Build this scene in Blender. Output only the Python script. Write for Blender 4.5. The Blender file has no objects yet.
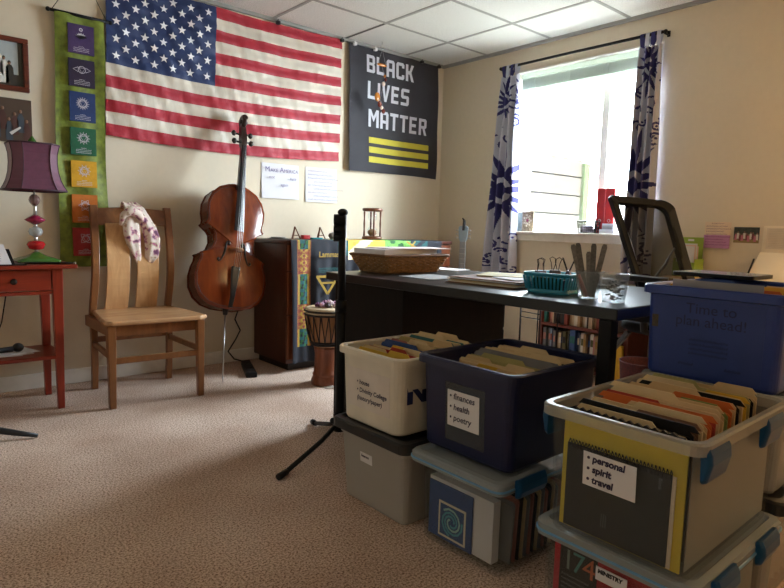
import bpy, bmesh, math, random
from mathutils import Vector, Matrix
random.seed(7)
S = bpy.context.scene
COL = S.collection
PI = math.pi

# ------------------------------------------------------------------ camera, world, lights, exposure
cam_d = bpy.data.cameras.new('camera'); cam = bpy.data.objects.new('camera', cam_d); COL.objects.link(cam)
cam_d.sensor_fit = 'HORIZONTAL'; cam_d.sensor_width = 36.0; cam_d.lens = 597.488 / 784 * 36.0
cam_d.clip_start = 0.02
_X = Vector((0.756796, 0.052343, -0.651552)).normalized()      # world x, y, z axes seen in camera space
_Y = Vector((-0.653093, 0.101732, -0.750414)); _Y = (_Y - _X * _Y.dot(_X)).normalized()
_Z = _X.cross(_Y)
_R = Matrix((_X, _Y, _Z))                                    # camera -> world
cam.matrix_world = Matrix.Translation((-3.8336, -3.8078, 0.96)) @ _R.to_4x4()
S.camera = cam
S.view_settings.view_transform = 'Standard'; S.view_settings.look = 'None'
S.view_settings.gamma = 1.0; S.view_settings.use_curve_mapping = False
S.view_settings.exposure = 0.95
S.cycles.diffuse_bounces = 6; S.cycles.max_bounces = 12; S.cycles.transparent_max_bounces = 24

W = bpy.data.worlds.new('overcast_sky'); S.world = W; W.use_nodes = True
_bg = W.node_tree.nodes['Background']
_bg.inputs['Color'].default_value = (0.86, 0.94, 1.0, 1); _bg.inputs['Strength'].default_value = 36.0

def area(name, loc, rot, sx, sy, energy=0, color=(1, 1, 1), portal=False):
    d = bpy.data.lights.new(name, 'AREA'); d.shape = 'RECTANGLE'; d.size = sx; d.size_y = sy
    d.energy = energy; d.color = color
    if portal: d.cycles.is_portal = True
    o = bpy.data.objects.new(name, d); COL.objects.link(o); o.location = loc; o.rotation_euler = rot
    return o
area('window_portal', (0.23, -1.365, 1.56), (0, PI / 2, 0), 1.24, 1.16, portal=True)

# ------------------------------------------------------------------ materials
def hx(s):
    s = s.lstrip('#'); r = []
    for i in (0, 2, 4):
        c = int(s[i:i + 2], 16) / 255
        r.append(c / 12.92 if c <= .04045 else ((c + .055) / 1.055) ** 2.4)
    return (r[0], r[1], r[2], 1)
_M = {}
def _new(name):
    m = bpy.data.materials.new(name); m.use_nodes = True
    nt = m.node_tree; b = nt.nodes['Principled BSDF']; return m, nt, b
def _mul(c, k): return (min(1, c[0] * k), min(1, c[1] * k), min(1, c[2] * k), 1)
def pm(name, col, rough=.6, metal=0, var=None, bump=None, spec=None, stretch=(1, 1, 1), emit=None, sheen=0):
    """principled material; var=(scale, amount) mottles the colour, bump=(scale, strength) roughens the surface"""
    if name in _M: return _M[name]
    m, nt, b = _new(name); N, L = nt.nodes, nt.links
    if isinstance(col, str): col = hx(col)
    b.inputs['Base Color'].default_value = col; b.inputs['Roughness'].default_value = rough; b.inputs['Metallic'].default_value = metal
    if spec is not None: b.inputs['Specular IOR Level'].default_value = spec
    if sheen: b.inputs['Sheen Weight'].default_value = sheen
    tc = N.new('ShaderNodeTexCoord'); mp = N.new('ShaderNodeMapping'); mp.inputs['Scale'].default_value = stretch
    L.new(tc.outputs['Object'], mp.inputs['Vector'])
    v = var or (14, .06)
    n = N.new('ShaderNodeTexNoise'); n.inputs['Scale'].default_value = v[0]; n.inputs['Detail'].default_value = 4
    L.new(mp.outputs['Vector'], n.inputs['Vector'])
    r = N.new('ShaderNodeValToRGB'); r.color_ramp.elements[0].position = .3; r.color_ramp.elements[1].position = .7
    r.color_ramp.elements[0].color = _mul(col, 1 - v[1]); r.color_ramp.elements[1].color = _mul(col, 1 + v[1])
    L.new(n.outputs['Fac'], r.inputs['Fac']); L.new(r.outputs['Color'], b.inputs['Base Color'])
    if bump:
        n2 = N.new('ShaderNodeTexNoise'); n2.inputs['Scale'].default_value = bump[0]; n2.inputs['Detail'].default_value = 3
        L.new(mp.outputs['Vector'], n2.inputs['Vector'])
        bp = N.new('ShaderNodeBump'); bp.inputs['Strength'].default_value = bump[1]; bp.inputs['Distance'].default_value = .004
        L.new(n2.outputs['Fac'], bp.inputs['Height']); L.new(bp.outputs['Normal'], b.inputs['Normal'])
    if emit:
        b.inputs['Emission Color'].default_value = emit[0]; b.inputs['Emission Strength'].default_value = emit[1]
    _M[name] = m; return m
def wood(name, c1, c2, axis='z', rough=.4, scale=9):
    """wood: noise stretched along the grain axis"""
    if name in _M: return _M[name]
    m, nt, b = _new(name); N, L = nt.nodes, nt.links
    tc = N.new('ShaderNodeTexCoord'); mp = N.new('ShaderNodeMapping')
    st = {'x': (.12, 1, 1), 'y': (1, .12, 1), 'z': (1, 1, .12)}[axis]
    mp.inputs['Scale'].default_value = [k * scale for k in st]
    L.new(tc.outputs['Object'], mp.inputs['Vector'])
    n = N.new('ShaderNodeTexNoise'); n.inputs['Scale'].default_value = 3; n.inputs['Detail'].default_value = 6; n.inputs['Distortion'].default_value = 1.2
    L.new(mp.outputs['Vector'], n.inputs['Vector'])
    r = N.new('ShaderNodeValToRGB'); r.color_ramp.elements[0].position = .3; r.color_ramp.elements[1].position = .68
    r.color_ramp.elements[0].color = hx(c1); r.color_ramp.elements[1].color = hx(c2)
    L.new(n.outputs['Fac'], r.inputs['Fac']); L.new(r.outputs['Color'], b.inputs['Base Color'])
    b.inputs['Roughness'].default_value = rough
    _M[name] = m; return m
def clear(name, tint, opacity, rough=.25, refl=None):
    """see-through plastic or glass: part transparent, part glossy coloured surface"""
    if name in _M: return _M[name]
    m, nt, b = _new(name); N, L = nt.nodes, nt.links
    t = hx(tint) if isinstance(tint, str) else tint
    b.inputs['Base Color'].default_value = t; b.inputs['Roughness'].default_value = rough
    if refl: b.inputs['Base Color'].default_value = hx(refl)
    tr = N.new('ShaderNodeBsdfTransparent'); tr.inputs['Color'].default_value = tuple(.55 + .45 * c for c in t[:3]) + (1,)
    mx = N.new('ShaderNodeMixShader'); mx.inputs['Fac'].default_value = opacity
    L.new(tr.outputs[0], mx.inputs[1]); L.new(b.outputs[0], mx.inputs[2]); L.new(mx.outputs[0], N['Material Output'].inputs['Surface'])
    _M[name] = m; return m
def speckle(name, c1, c2, scale, rough=.95, bump=.5, dist=.004, c3=None):
    """carpet / ceiling tile: fine random speckle of two colours with bump"""
    m, nt, b = _new(name); N, L = nt.nodes, nt.links
    tc = N.new('ShaderNodeTexCoord')
    n = N.new('ShaderNodeTexNoise'); n.inputs['Scale'].default_value = scale; n.inputs['Detail'].default_value = 3; n.inputs['Roughness'].default_value = .7
    L.new(tc.outputs['Object'], n.inputs['Vector'])
    r = N.new('ShaderNodeValToRGB'); r.color_ramp.elements[0].position = .36; r.color_ramp.elements[1].position = .56
    r.color_ramp.elements[0].color = hx(c1); r.color_ramp.elements[1].color = hx(c2)
    L.new(n.outputs['Fac'], r.inputs['Fac'])
    out = r.outputs['Color']
    if c3:
        n3 = N.new('ShaderNodeTexNoise'); n3.inputs['Scale'].default_value = 2.2; n3.inputs['Detail'].default_value = 2
        L.new(tc.outputs['Object'], n3.inputs['Vector'])
        mx = N.new('ShaderNodeMix'); mx.data_type = 'RGBA'; mx.blend_type = 'MULTIPLY'; mx.inputs['Factor'].default_value = 1
        r3 = N.new('ShaderNodeValToRGB'); r3.color_ramp.elements[0].position = .35; r3.color_ramp.elements[1].position = .65
        r3.color_ramp.elements[0].color = hx(c3); r3.color_ramp.elements[1].color = (1, 1, 1, 1)
        L.new(n3.outputs['Fac'], r3.inputs['Fac']); L.new(out, mx.inputs[6]); L.new(r3.outputs['Color'], mx.inputs[7]); out = mx.outputs[2]
    L.new(out, b.inputs['Base Color']); b.inputs['Roughness'].default_value = rough; b.inputs['Specular IOR Level'].default_value = .15
    bp = N.new('ShaderNodeBump'); bp.inputs['Strength'].default_value = bump; bp.inputs['Distance'].default_value = dist
    L.new(n.outputs['Fac'], bp.inputs['Height']); L.new(bp.outputs['Normal'], b.inputs['Normal'])
    _M[name] = m; return m

# ------------------------------------------------------------------ mesh builder
BASE = {}
class B:
    """collects shapes and links them as ONE mesh object"""
    def __init__(s): s.v = []; s.f = []; s.m = []; s.s = []
    def add(s, vs, fs, mi=0, sm=False):
        k = len(s.v); s.v += [Vector(v) for v in vs]
        for f in fs: s.f.append([i + k for i in f]); s.m.append(mi); s.s.append(sm)
        return s
    def box(s, x0, x1, y0, y1, z0, z1, mi=0):
        if x0 > x1: x0, x1 = x1, x0
        if y0 > y1: y0, y1 = y1, y0
        vs = [(x, y, z) for z in (z0, z1) for y in (y0, y1) for x in (x0, x1)]
        return s.add(vs, [(0, 2, 3, 1), (4, 5, 7, 6), (0, 1, 5, 4), (2, 6, 7, 3), (0, 4, 6, 2), (1, 3, 7, 5)], mi)
    def hexa(s, p, mi=0):
        """eight corners: bottom ring of four then top ring of four"""
        return s.add(p, [(3, 2, 1, 0), (4, 5, 6, 7), (0, 1, 5, 4), (1, 2, 6, 5), (2, 3, 7, 6), (3, 0, 4, 7)], mi)
    def bar(s, a, b, w, d, up=(0, 0, 1), mi=0, w2=None, d2=None):
        """rectangular bar from a to b"""
        a, b = Vector(a), Vector(b); t = (b - a).normalized(); u = Vector(up)
        if abs(t.dot(u)) > .98: u = Vector((0, 1, 0))
        x = t.cross(u).normalized(); y = x.cross(t).normalized(); w2 = w2 or w; d2 = d2 or d
        r = lambda c, W_, D_: [c - x * W_ / 2 - y * D_ / 2, c + x * W_ / 2 - y * D_ / 2, c + x * W_ / 2 + y * D_ / 2, c - x * W_ / 2 + y * D_ / 2]
        return s.hexa(r(a, w, d) + r(b, w2, d2), mi)
    def loft(s, rings, mi=0, c0=True, c1=True, sm=True, closed=False, mis=None):
        n = len(rings[0]); k = len(s.v)
        for r in rings: s.v += [Vector(p) for p in r]
        m = len(rings)
        for i in range(m if closed else m - 1):
            j = (i + 1) % m
            for q in range(n):
                q2 = (q + 1) % n
                s.f.append([k + i * n + q, k + i * n + q2, k + j * n + q2, k + j * n + q]); s.m.append(mis[i] if mis else mi); s.s.append(sm)
        if not closed:
            if c0: s.f.append([k + q for q in range(n)][::-1]); s.m.append(mis[0] if mis else mi); s.s.append(False)
            if c1: s.f.append([k + (m - 1) * n + q for q in range(n)]); s.m.append(mis[-1] if mis else mi); s.s.append(False)
        return s
    def tube(s, path, r, n=8, mi=0, caps=True, flat=1.0, closed=False):
        P = [Vector(p) for p in path]; m = len(P); rings = []; prev = None
        for i, p in enumerate(P):
            if closed: t = P[(i + 1) % m] - P[i - 1]
            else: t = P[min(i + 1, m - 1)] - P[max(i - 1, 0)]
            t.normalize()
            if prev is None:
                u = Vector((0, 0, 1)) if abs(t.z) < .9 else Vector((1, 0, 0))
                u = (u - t * u.dot(t)).normalized()
            else:
                u = prev - t * prev.dot(t)
                u = u.normalized() if u.length > 1e-6 else t.orthogonal().normalized()
            prev = u; w = t.cross(u)
            rr = r[i] if isinstance(r, (list, tuple)) else r
            rings.append([p + (u * math.cos(a) + w * math.sin(a) * flat) * rr for a in [2 * PI * q / n for q in range(n)]])
        return s.loft(rings, mi, caps, caps, True, closed)
    def lathe(s, prof, c=(0, 0, 0), n=24, mi=0, caps=True, mis=None):
        c = Vector(c)
        return s.loft([[c + Vector((r * math.cos(2 * PI * q / n), r * math.sin(2 * PI * q / n), z)) for q in range(n)] for r, z in prof], mi, caps, caps, True, mis=mis)
    def ball(s, c, r, mi=0, nu=14, nv=8):
        c = Vector(c); r = (r, r, r) if not isinstance(r, (tuple, list)) else r
        rings = []
        for i in range(nv + 1):
            th = -PI / 2 + PI * i / nv; k = max(math.cos(th), .02)
            rings.append([c + Vector((r[0] * k * math.cos(2 * PI * q / nu), r[1] * k * math.sin(2 * PI * q / nu), r[2] * math.sin(th))) for q in range(nu)])
        return s.loft(rings, mi)
    def prism(s, poly, o, u, v, n, h, mi=0, sm=False):
        """polygon in the plane (o,u,v) pushed h along n"""
        o, u, v, n = Vector(o), Vector(u), Vector(v), Vector(n)
        a = [o + u * p[0] + v * p[1] for p in poly]; b = [p + n * h for p in a]; k = len(a)
        s.add(a + b, [list(range(k))[::-1], list(range(k, 2 * k))], mi)
        kk = len(s.v) - 2 * k
        for i in range(k):
            j = (i + 1) % k; s.f.append([kk + i, kk + j, kk + k + j, kk + k + i]); s.m.append(mi); s.s.append(sm)
        return s
    def grid(s, fn, nu, nv, mi=0, mf=None, sm=True):
        k = len(s.v)
        for j in range(nv + 1):
            for i in range(nu + 1): s.v.append(Vector(fn(i / nu, j / nv)))
        for j in range(nv):
            for i in range(nu):
                a = k + j * (nu + 1) + i
                s.f.append([a, a + 1, a + nu + 2, a + nu + 1]); s.m.append(mf((i + .5) / nu, (j + .5) / nv) if mf else mi); s.s.append(sm)
        return s
    def slab(s, fn, nu, nv, t, mf=None, mi=0):
        """closed cloth sheet: fn(u,v)->(point, normal)"""
        f1 = lambda u, v: fn(u, v)[0]
        f2 = lambda u, v: Vector(fn(1 - u, v)[0]) - Vector(fn(1 - u, v)[1]) * t
        s.grid(f1, nu, nv, mi, mf); s.grid(f2, nu, nv, mi, (lambda u, v: mf(1 - u, v)) if mf else None)
        return s
    def text(s, body, size, o, u, v, mi=0, align='LEFT', shear=0, bold=0, spacing=1):
        c = bpy.data.curves.new('tmp', 'FONT'); c.body = body; c.size = size; c.align_x = align; c.shear = shear; c.offset = bold
        c.space_character = spacing; c.resolution_u = 3
        ob = bpy.data.objects.new('tmp', c); me = bpy.data.meshes.new_from_object(ob)
        o, u, v = Vector(o), Vector(u), Vector(v)
        s.add([o + u * p.co.x + v * p.co.y for p in me.vertices], [list(p.vertices) for p in me.polygons], mi)
        bpy.data.objects.remove(ob); bpy.data.curves.remove(c); bpy.data.meshes.remove(me); return s
    def ribbon(s, pts, w, o, u, v, mi=0):
        """flat stroke through 2-d points in the plane (o,u,v)"""
        o, u, v = Vector(o), Vector(u), Vector(v); P = [Vector((p[0], p[1], 0)) for p in pts]
        L, R = [], []
        for i, p in enumerate(P):
            t = (P[min(i + 1, len(P) - 1)] - P[max(i - 1, 0)]).normalized(); n = Vector((-t.y, t.x, 0)) * w / 2
            L.append(p + n); R.append(p - n)
        f = lambda p: o + u * p.x + v * p.y
        return s.add([f(p) for p in L] + [f(p) for p in R], [(i + len(P), i + 1 + len(P), i + 1, i) for i in range(len(P) - 1)], mi)
    def scrawl(s, x, y, length, h, w, o, u, v, mi=0):
        """illegible handwriting"""
        pts = []; n = max(4, int(length / (h * .55))); cx = x
        for i in range(n * 2):
            pts.append((x + length * i / (n * 2), y + (h * random.uniform(.5, 1) if i % 2 else random.uniform(-.1, .1) * h)))
        return s.ribbon(pts, w, o, u, v, mi)
    def build(s, name, mats, parent=None, bevel=0, local=False, seg=2, subsurf=0):
        base = Vector((0, 0, 0)) if (parent is None or local) else BASE.get(parent.name, Vector((0, 0, 0)))
        me = bpy.data.meshes.new(name)
        me.from_pydata([tuple(v - base) for v in s.v], [], s.f)
        if not isinstance(mats, (list, tuple)): mats = [mats]
        for m in mats: me.materials.append(m)
        me.polygons.foreach_set('material_index', s.m); me.polygons.foreach_set('use_smooth', s.s)
        me.update()
        bm = bmesh.new(); bm.from_mesh(me); bmesh.ops.recalc_face_normals(bm, faces=bm.faces); bm.to_mesh(me); bm.free()
        o = bpy.data.objects.new(name, me); COL.objects.link(o)
        if parent: o.parent = parent
        BASE[o.name] = base
        if bevel:
            md = o.modifiers.new('edge', 'BEVEL'); md.width = bevel; md.segments = seg; md.limit_method = 'ANGLE'; md.angle_limit = .6
        if subsurf:
            md = o.modifiers.new('round', 'SUBSURF'); md.levels = subsurf; md.render_levels = subsurf
        return o
def rr(x0, x1, y0, y1, z, r=.02, n=4):
    """rounded rectangle ring"""
    P = []
    for cx, cy, a0 in ((x1 - r, y1 - r, 0), (x0 + r, y1 - r, PI / 2), (x0 + r, y0 + r, PI), (x1 - r, y0 + r, 1.5 * PI)):
        for i in range(n + 1):
            a = a0 + PI / 2 * i / n; P.append((cx + r * math.cos(a), cy + r * math.sin(a), z))
    return P
def tag(o, label, cat, group=None):
    o['label'] = label; o['category'] = cat
    if group: o['group'] = group
    return o
def thing(name, label, cat, loc=(0, 0, 0), group=None):
    o = bpy.data.objects.new(name, None); COL.objects.link(o); o.location = loc; o.empty_display_size = .05
    BASE[o.name] = Vector(loc); return tag(o, label, cat, group)
def struct(o): o['kind'] = 'structure'; return o
def copy_tree(o, parent=None):
    c = o.copy(); COL.objects.link(c)
    if parent: c.parent = parent
    for ch in o.children: copy_tree(ch, c)
    return c
ORD = ['', 'first', 'second', 'third', 'fourth', 'fifth', 'sixth', 'seventh', 'eighth', 'ninth', 'tenth', 'eleventh', 'twelfth', 'thirteenth', 'fourteenth', 'fifteenth', 'sixteenth', 'seventeenth', 'eighteenth', 'nineteenth', 'twentieth', 'twenty-first', 'twenty-second', 'twenty-third', 'twenty-fourth', 'twenty-fifth', 'twenty-sixth']
XN = (0, -1, 0); ZU = (0, 0, 1); XE = (1, 0, 0)

# ------------------------------------------------------------------ palette
m_wall = pm('cream_wall_paint', '#d8cdb8', .9, var=(30, .015), bump=(180, .08), spec=.2)
m_white = pm('white_trim_paint', '#e9e6de', .5)
m_tile = speckle('mineral_ceiling_tile', '#bcbfbd', '#e6e8e6', 160, bump=.35)
m_tbar = pm('ceiling_grid_metal', '#9b9d9b', .9)
m_carpet = speckle('speckled_beige_carpet', '#75594a', '#e2ccbc', 150, bump=.5, dist=.004, c3='#e4dcd6')
m_black = pm('black_plastic', '#0d0d10', .5, spec=.25)
m_blackm = pm('black_painted_metal', '#0c0c0f', .5, spec=.25)
m_deskblack = pm('black_desk_laminate', '#0e0f12', .30, spec=.45)
m_darkwood = wood('dark_brown_laminate', '#0d0908', '#17100d', 'z', .6); m_darkwood.node_tree.nodes['Principled BSDF'].inputs['Specular IOR Level'].default_value = .2
m_steel = pm('brushed_steel', '#b9b9b9', .3, metal=1)
m_brass = pm('brass', '#b08d4a', .35, metal=1)
m_paper = pm('white_paper', '#d9d8dc', .85, var=(8, .02))
m_cream = pm('cream_paper', '#e6dcc8', .85, var=(8, .03))
m_ink = pm('dark_ink', '#2b2545', .8)
m_inkb = pm('black_ink', '#1b1a22', .8)
m_manila = pm('manila_card', '#cbb083', .8, var=(20, .05))
m_glass = clear('clear_glass', '#f4fbff', .05, .03)
# ------------------------------------------------------------------ room shell
RX0, RY0, H = -5.0, -5.4, 2.36
struct(B().box(RX0, .3, RY0, .2, -.1, 0).build('floor', m_carpet))
# ceiling: lay-in tiles with bevelled edges hung in a metal grid
c = B().box(RX0, .3, RY0, .2, H + .02, H + .12, 0)
gx = [-.46 - .61 * k for k in range(-1, 8)]; gy = [-.49 - .61 * k for k in range(-1, 9)]
for i in range(len(gx) - 1):
    for j in range(len(gy) - 1):
        x1, x0, y1, y0 = min(gx[i], 0), max(gx[i + 1], RX0), min(gy[j], 0), max(gy[j + 1], RY0)
        if x1 - x0 > .02 and y1 - y0 > .02: c.box(x0 + .012, x1 - .012, y0 + .012, y1 - .012, H + .003, H + .02, 0)
for x in gx:
    if RX0 < x < 0: c.box(x - .012, x + .012, RY0, 0, H - .0005, H + .02, 1)
for y in gy:
    if RY0 < y < 0: c.box(RX0, 0, y - .012, y + .012, H, H + .02, 1)
c.box(-1.079, -1.067, -.47, -.02, H - .0012, H + .01, 2)
c.box(-.02, 0, RY0, 0, H - .02, H + .02, 1).box(RX0, 0, -.02, 0, H - .02, H + .02, 1)
struct(c.build('ceiling', [m_tile, m_tbar, pm('dark_ceiling_gap', '#2a2a2a', .9)]))
struct(B().box(RX0, .3, 0, .2, -.1, H + .02).build('wall_back', m_wall))
struct(B().box(RX0 - .2, RX0, RY0, .2, -.1, H + .02).build('wall_left', m_wall))
struct(B().box(RX0, .3, RY0 - .2, RY0, -.1, H + .02).build('wall_front', m_wall))
WY0, WY1, WZ0, WZ1 = -1.945, -.785, .94, 2.175      # window opening
w = B().box(0, .26, WY1, 0, 0, H).box(0, .26, RY0, WY0, 0, H)
for a, b in ((WY0, WY1),): w.box(0, .26, a, b, 0, WZ0).box(0, .26, a, b, WZ1, H)
struct(w.build('wall_right', m_wall))
bb = lambda name, *a: struct(B().box(*a).build(name, m_white, bevel=.004))
bb('baseboard_back', RX0, 0, -.014, 0, 0, .085); bb('baseboard_right', -.014, 0, RY0, 0, 0, .085)
bb('baseboard_left', RX0, RX0 + .014, RY0, 0, 0, .085)
def window(name, y0, y1, mull, sill=True):
    f = B(); t = .045
    f.box(.13, .2, y0, y0 + t, WZ0, WZ1).box(.13, .2, y1 - t, y1, WZ0, WZ1).box(.13, .2, y0, y1, WZ0, WZ0 + t).box(.13, .2, y0, y1, WZ1 - t, WZ1)
    f.box(.12, .19, mull - .028, mull + .028, WZ0, WZ1)
    f.box(.0, .13, y0, y0 + .012, WZ0, WZ1).box(.0, .13, y1 - .012, y1, WZ0, WZ1).box(.0, .13, y0, y1, WZ1 - .012, WZ1)
    o = struct(f.build(name, m_white, bevel=.003))
    B().box(.158, .162, y0 + t, mull - .028, WZ0 + t, WZ1 - t).build('pane', m_glass, o)
    B().box(.158, .162, mull + .028, y1 - t, WZ0 + t, WZ1 - t).build('pane', m_glass, o)
    B().box(-.045, .13, y0 - .02, y1 + .02, WZ0 - .005, WZ0 + .014).box(-.02, 0, y0 - .01, y1 + .01, WZ0 - .055, WZ0 - .005).build('window_sill', m_white, o, bevel=.004)
    return o
window('window_1', WY0, WY1, -1.50)
# mini blind drawn up to the head of the window
bl = thing('window_blind', 'white mini blind drawn up to the top of the bright window', 'blind', (.06, -1.365, 2.0))
m_blind, _nt, _b = _new('white_blind_vinyl')       # thin vinyl lets daylight through
_b.inputs['Base Color'].default_value = hx('#e4e8e2'); _b.inputs['Roughness'].default_value = .45
_t = _nt.nodes.new('ShaderNodeBsdfTranslucent'); _t.inputs['Color'].default_value = hx('#e4ebe4'); _x = _nt.nodes.new('ShaderNodeMixShader'); _x.inputs['Fac'].default_value = .5
_nt.links.new(_b.outputs[0], _x.inputs[1]); _nt.links.new(_t.outputs[0], _x.inputs[2]); _nt.links.new(_x.outputs[0], _nt.nodes['Material Output'].inputs['Surface'])
B().box(.035, .085, WY0 + .03, WY1 - .03, 2.125, 2.16).build('head_rail', m_blind, bl, bevel=.003)
s = B()
for k in range(14): s.box(.036, .084, WY0 + .035, WY1 - .035, 2.045 + k * .0055, 2.048 + k * .0055)
s.build('slat_stack', m_blind, bl)
B().box(.036, .084, WY0 + .035, WY1 - .035, 2.022, 2.04).build('bottom_rail', m_blind, bl, bevel=.003)
for y in (-.95, -1.25, -1.55, -1.82): B().tube([(.033, y, 2.13), (.031, y, 2.05), (.033, y, 2.02)], .0022, 6).build('cord', m_blind, bl)

# ------------------------------------------------------------------ outdoors: timber wall of the window well
m_timber = wood('weathered_timber', '#2c2822', '#37312a', 'x', .9); m_timber.node_tree.nodes['Principled BSDF'].inputs['Specular IOR Level'].default_value = 0
tw = thing('timber_wall', 'pale weathered plank wall standing outside the window', 'fence', (1.6, .35, 0))
for k in range(8):
    B().box(.6, 2.75, .30, .36, .05 + k * .225, .05 + k * .225 + .212).build('plank', m_timber, tw, bevel=.006)
B().box(.6, 2.75, .362, .39, .04, 1.84).build('gap_shade_sheet', pm('dark_gap_shade', '#120f0c', .9, spec=0), tw)  # dark sheet added so the gaps between planks look shaded
B().box(2.75, 2.87, .26, .38, 0, 1.8).build('post', pm('mossy_post', '#2b301f', .9, spec=0), tw, bevel=.008)
struct(B().box(.3, 9, -6, 3, -.3, .0).build('ground', pm('pale_gravel_ground', '#77736a', .95, var=(40, .2))))

# ------------------------------------------------------------------ green banner on the back wall
m_green = pm('olive_green_brocade', '#6f7f26', .55, var=(26, .4), bump=(60, .3), sheen=.2)
bn = thing('wall_banner', 'long olive green hanging banner with seven coloured symbol squares', 'banner', (-2.9, -.03, .69))
def ban(u, v):
    x = -3.046 + .262 * u + .012 * v * (1 - u); z = .685 + 1.39 * v
    return (x + .004 * math.sin(v * 9), -.034 - .006 * math.sin(u * 9 + v * 6) - .004 * math.sin(v * 21 + u * 3), z)
B().slab(lambda u, v: (ban(u, v), Vector((0, -1, 0))), 24, 80, .003).build('cloth', m_green, bn)
B().tube([(-3.06, -.03, 2.078), (-2.745, -.03, 2.078)], .009, 10).build('rod', m_black, bn)
for x in (-3.06, -2.745): B().ball((x, -.03, 2.078), .012).build('rod_end', m_black, bn)
B().tube([(-3.04, -.03, 2.085), (-2.92, -.012, 2.28), (-2.885, -.012, 2.30)], .0018, 6).tube([(-2.765, -.03, 2.085), (-2.86, -.012, 2.28), (-2.885, -.012, 2.30)], .0018, 6).build('hanging_cord', m_black, bn)
m_symb = pm('white_print', '#cfcbd6', .7)
cols = [('#412d5e', 'purple'), ('#1f1436', 'dark violet'), ('#173468', 'blue'), ('#0d5a3c', 'green'), ('#cf9c1c', 'yellow'), ('#c06a1e', 'orange'), ('#9c1f24', 'red')]
tops = [(2.026, 1.871), (1.841, 1.693), (1.663, 1.502), (1.468, 1.318), (1.285, 1.138), (1.096, .937), (.909, .748)]
def ring(b, cx, cz, r, w, o, n=24): b.ribbon([(cx + r * math.cos(2 * PI * i / n), cz + r * math.sin(2 * PI * i / n)) for i in range(n + 1)], w, o, XE, ZU)
for i, ((hexc, cn), (zt, zb)) in enumerate(zip(cols, tops)):
    x0, x1 = -2.971 - .001 * i, -2.838 - .001 * i
    yy = -.0475
    p = B().box(x0, x1, yy, -.036, zb, zt).build('symbol_square', pm('satin_' + cn.replace(' ', '_'), hexc, .5, var=(30, .12), bump=(80, .2)), bn)
    p['label'] = cn + ' satin square with white symbol'
    b = B(); o = (0, yy - .001, 0); cx = (x0 + x1) / 2; cz = zb + (zt - zb) * .62; r = .030
    if i == 0:
        for a in range(-3, 4):
            t = a * .36; b.prism([(0, 0), (.012 * math.cos(t) + .018 * math.sin(t) * 1.0 - .004, .02), (.034 * math.sin(t), .038 * math.cos(t)), (-.012 * math.cos(t) + .018 * math.sin(t) + .004, .02)], (cx, yy - .0012, cz - .02), XE, ZU, (0, -1, 0), .0004)
        ring(b, cx, cz + .032, .007, .005, o)
    else:
        ring(b, cx, cz, r * .62, .003, o)
        k = [0, 2, 16, 12, 10, 6, 4][i]
        for q in range(k):
            a = 2 * PI * q / k + (0 if i != 6 else PI / 4)
            ca, sa = math.cos(a), math.sin(a); wv = .9 * PI * r * .62 / max(k, 4); L = r * (1.15 if k > 2 else 1.5)
            b.ribbon([(cx + ca * r * .62 - sa * wv, cz + sa * r * .62 + ca * wv), (cx + ca * L, cz + sa * L), (cx + ca * r * .62 + sa * wv, cz + sa * r * .62 - ca * wv)], .003, o, XE, ZU)
        b.ribbon([(cx - .016, cz + .01), (cx + .016, cz + .01), (cx, cz - .018), (cx - .016, cz + .01)], .0028, o, XE, ZU)
    for q in range(4): b.scrawl(cx - (.014 if q == 0 else .04), zb + .036 - q * .0085, .028 if q == 0 else .08, .004, .0018, o, XE, ZU)
    b.build('printed_symbol', m_symb, p)
fx = B().lathe([(.035, 0), (.04, .008), (.04, .03), (.03, .034)], (0, 0, 0), 20)
for v in fx.v: v.x, v.y, v.z = v.x - 2.885, -v.z, v.y + 2.335 - .02
tag(fx.build('wall_fixture', pm('grey_plastic', '#8f9092', .5)), 'round grey fixture high on the wall above the green banner', 'fixture')

# ------------------------------------------------------------------ flag
m_fr = pm('flag_red', '#a51d30', .6, bump=(38, 1.0), stretch=(1, 1, .35)); m_fw = pm('flag_white', '#d2cabb', .6, bump=(38, 1.0), stretch=(1, 1, .35)); m_fb = pm('flag_blue', '#1c3160', .6, bump=(30, .9)); m_star = pm('star_white', '#eeeef2', .6)
FX0, FX1, FZ1, FZ0 = -2.76, -1.112, 2.338, 1.448
def fl(u, v, off=0):
    x = FX0 + (FX1 - FX0) * u - .022 * (1 - v) * (1 - u); z = FZ1 - (FZ1 - FZ0) * (1 - v) - .012 * math.sin(PI * u) - .02 * (1 - v) * math.sin(PI * u)
    y = -.022 - off - .006 * math.sin(u * 11 + v * 4) - .004 * math.sin(u * 23 - v * 9 + 1) - .003 * math.sin(u * 60 + v * 25) - .0025 * math.sin(v * 13 * 2 * PI) - .0015 * math.sin(u * 130 + 20 * v)
    return (x, y, z)
def fmat(u, v):
    st = min(12, int((1 - v) * 13))
    if u < .4 and st < 7: return 2
    return 0 if st % 2 == 0 else 1
flag = B().slab(lambda u, v: (fl(u, v), Vector((0, -1, 0))), 160, 104, .002, fmat).build('flag', [m_fr, m_fw, m_fb])
tag(flag, 'large cloth flag with red and white stripes and stars on blue', 'flag')
sb = B()
for row in range(9):
    for q in range(6 if row % 2 == 0 else 5):
        u = .4 * ((2 * q + 1 + row % 2) / 12); v = 1 - (7 / 13) * ((row + 1) / 10)
        ctr = Vector(fl(u, v, .003))
        pts = []
        for i in range(10):
            r = .026 if i % 2 == 0 else .0105; a = PI / 2 + i * PI / 5
            p = Vector(fl(u + r * math.cos(a) / 1.66, v + r * math.sin(a) / .89, .0025)); pts.append(p)
        sb.add([ctr] + pts, [(0, 1 + i, 1 + (i + 1) % 10) for i in range(10)])
sb.build('stars', m_star, flag)
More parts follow.
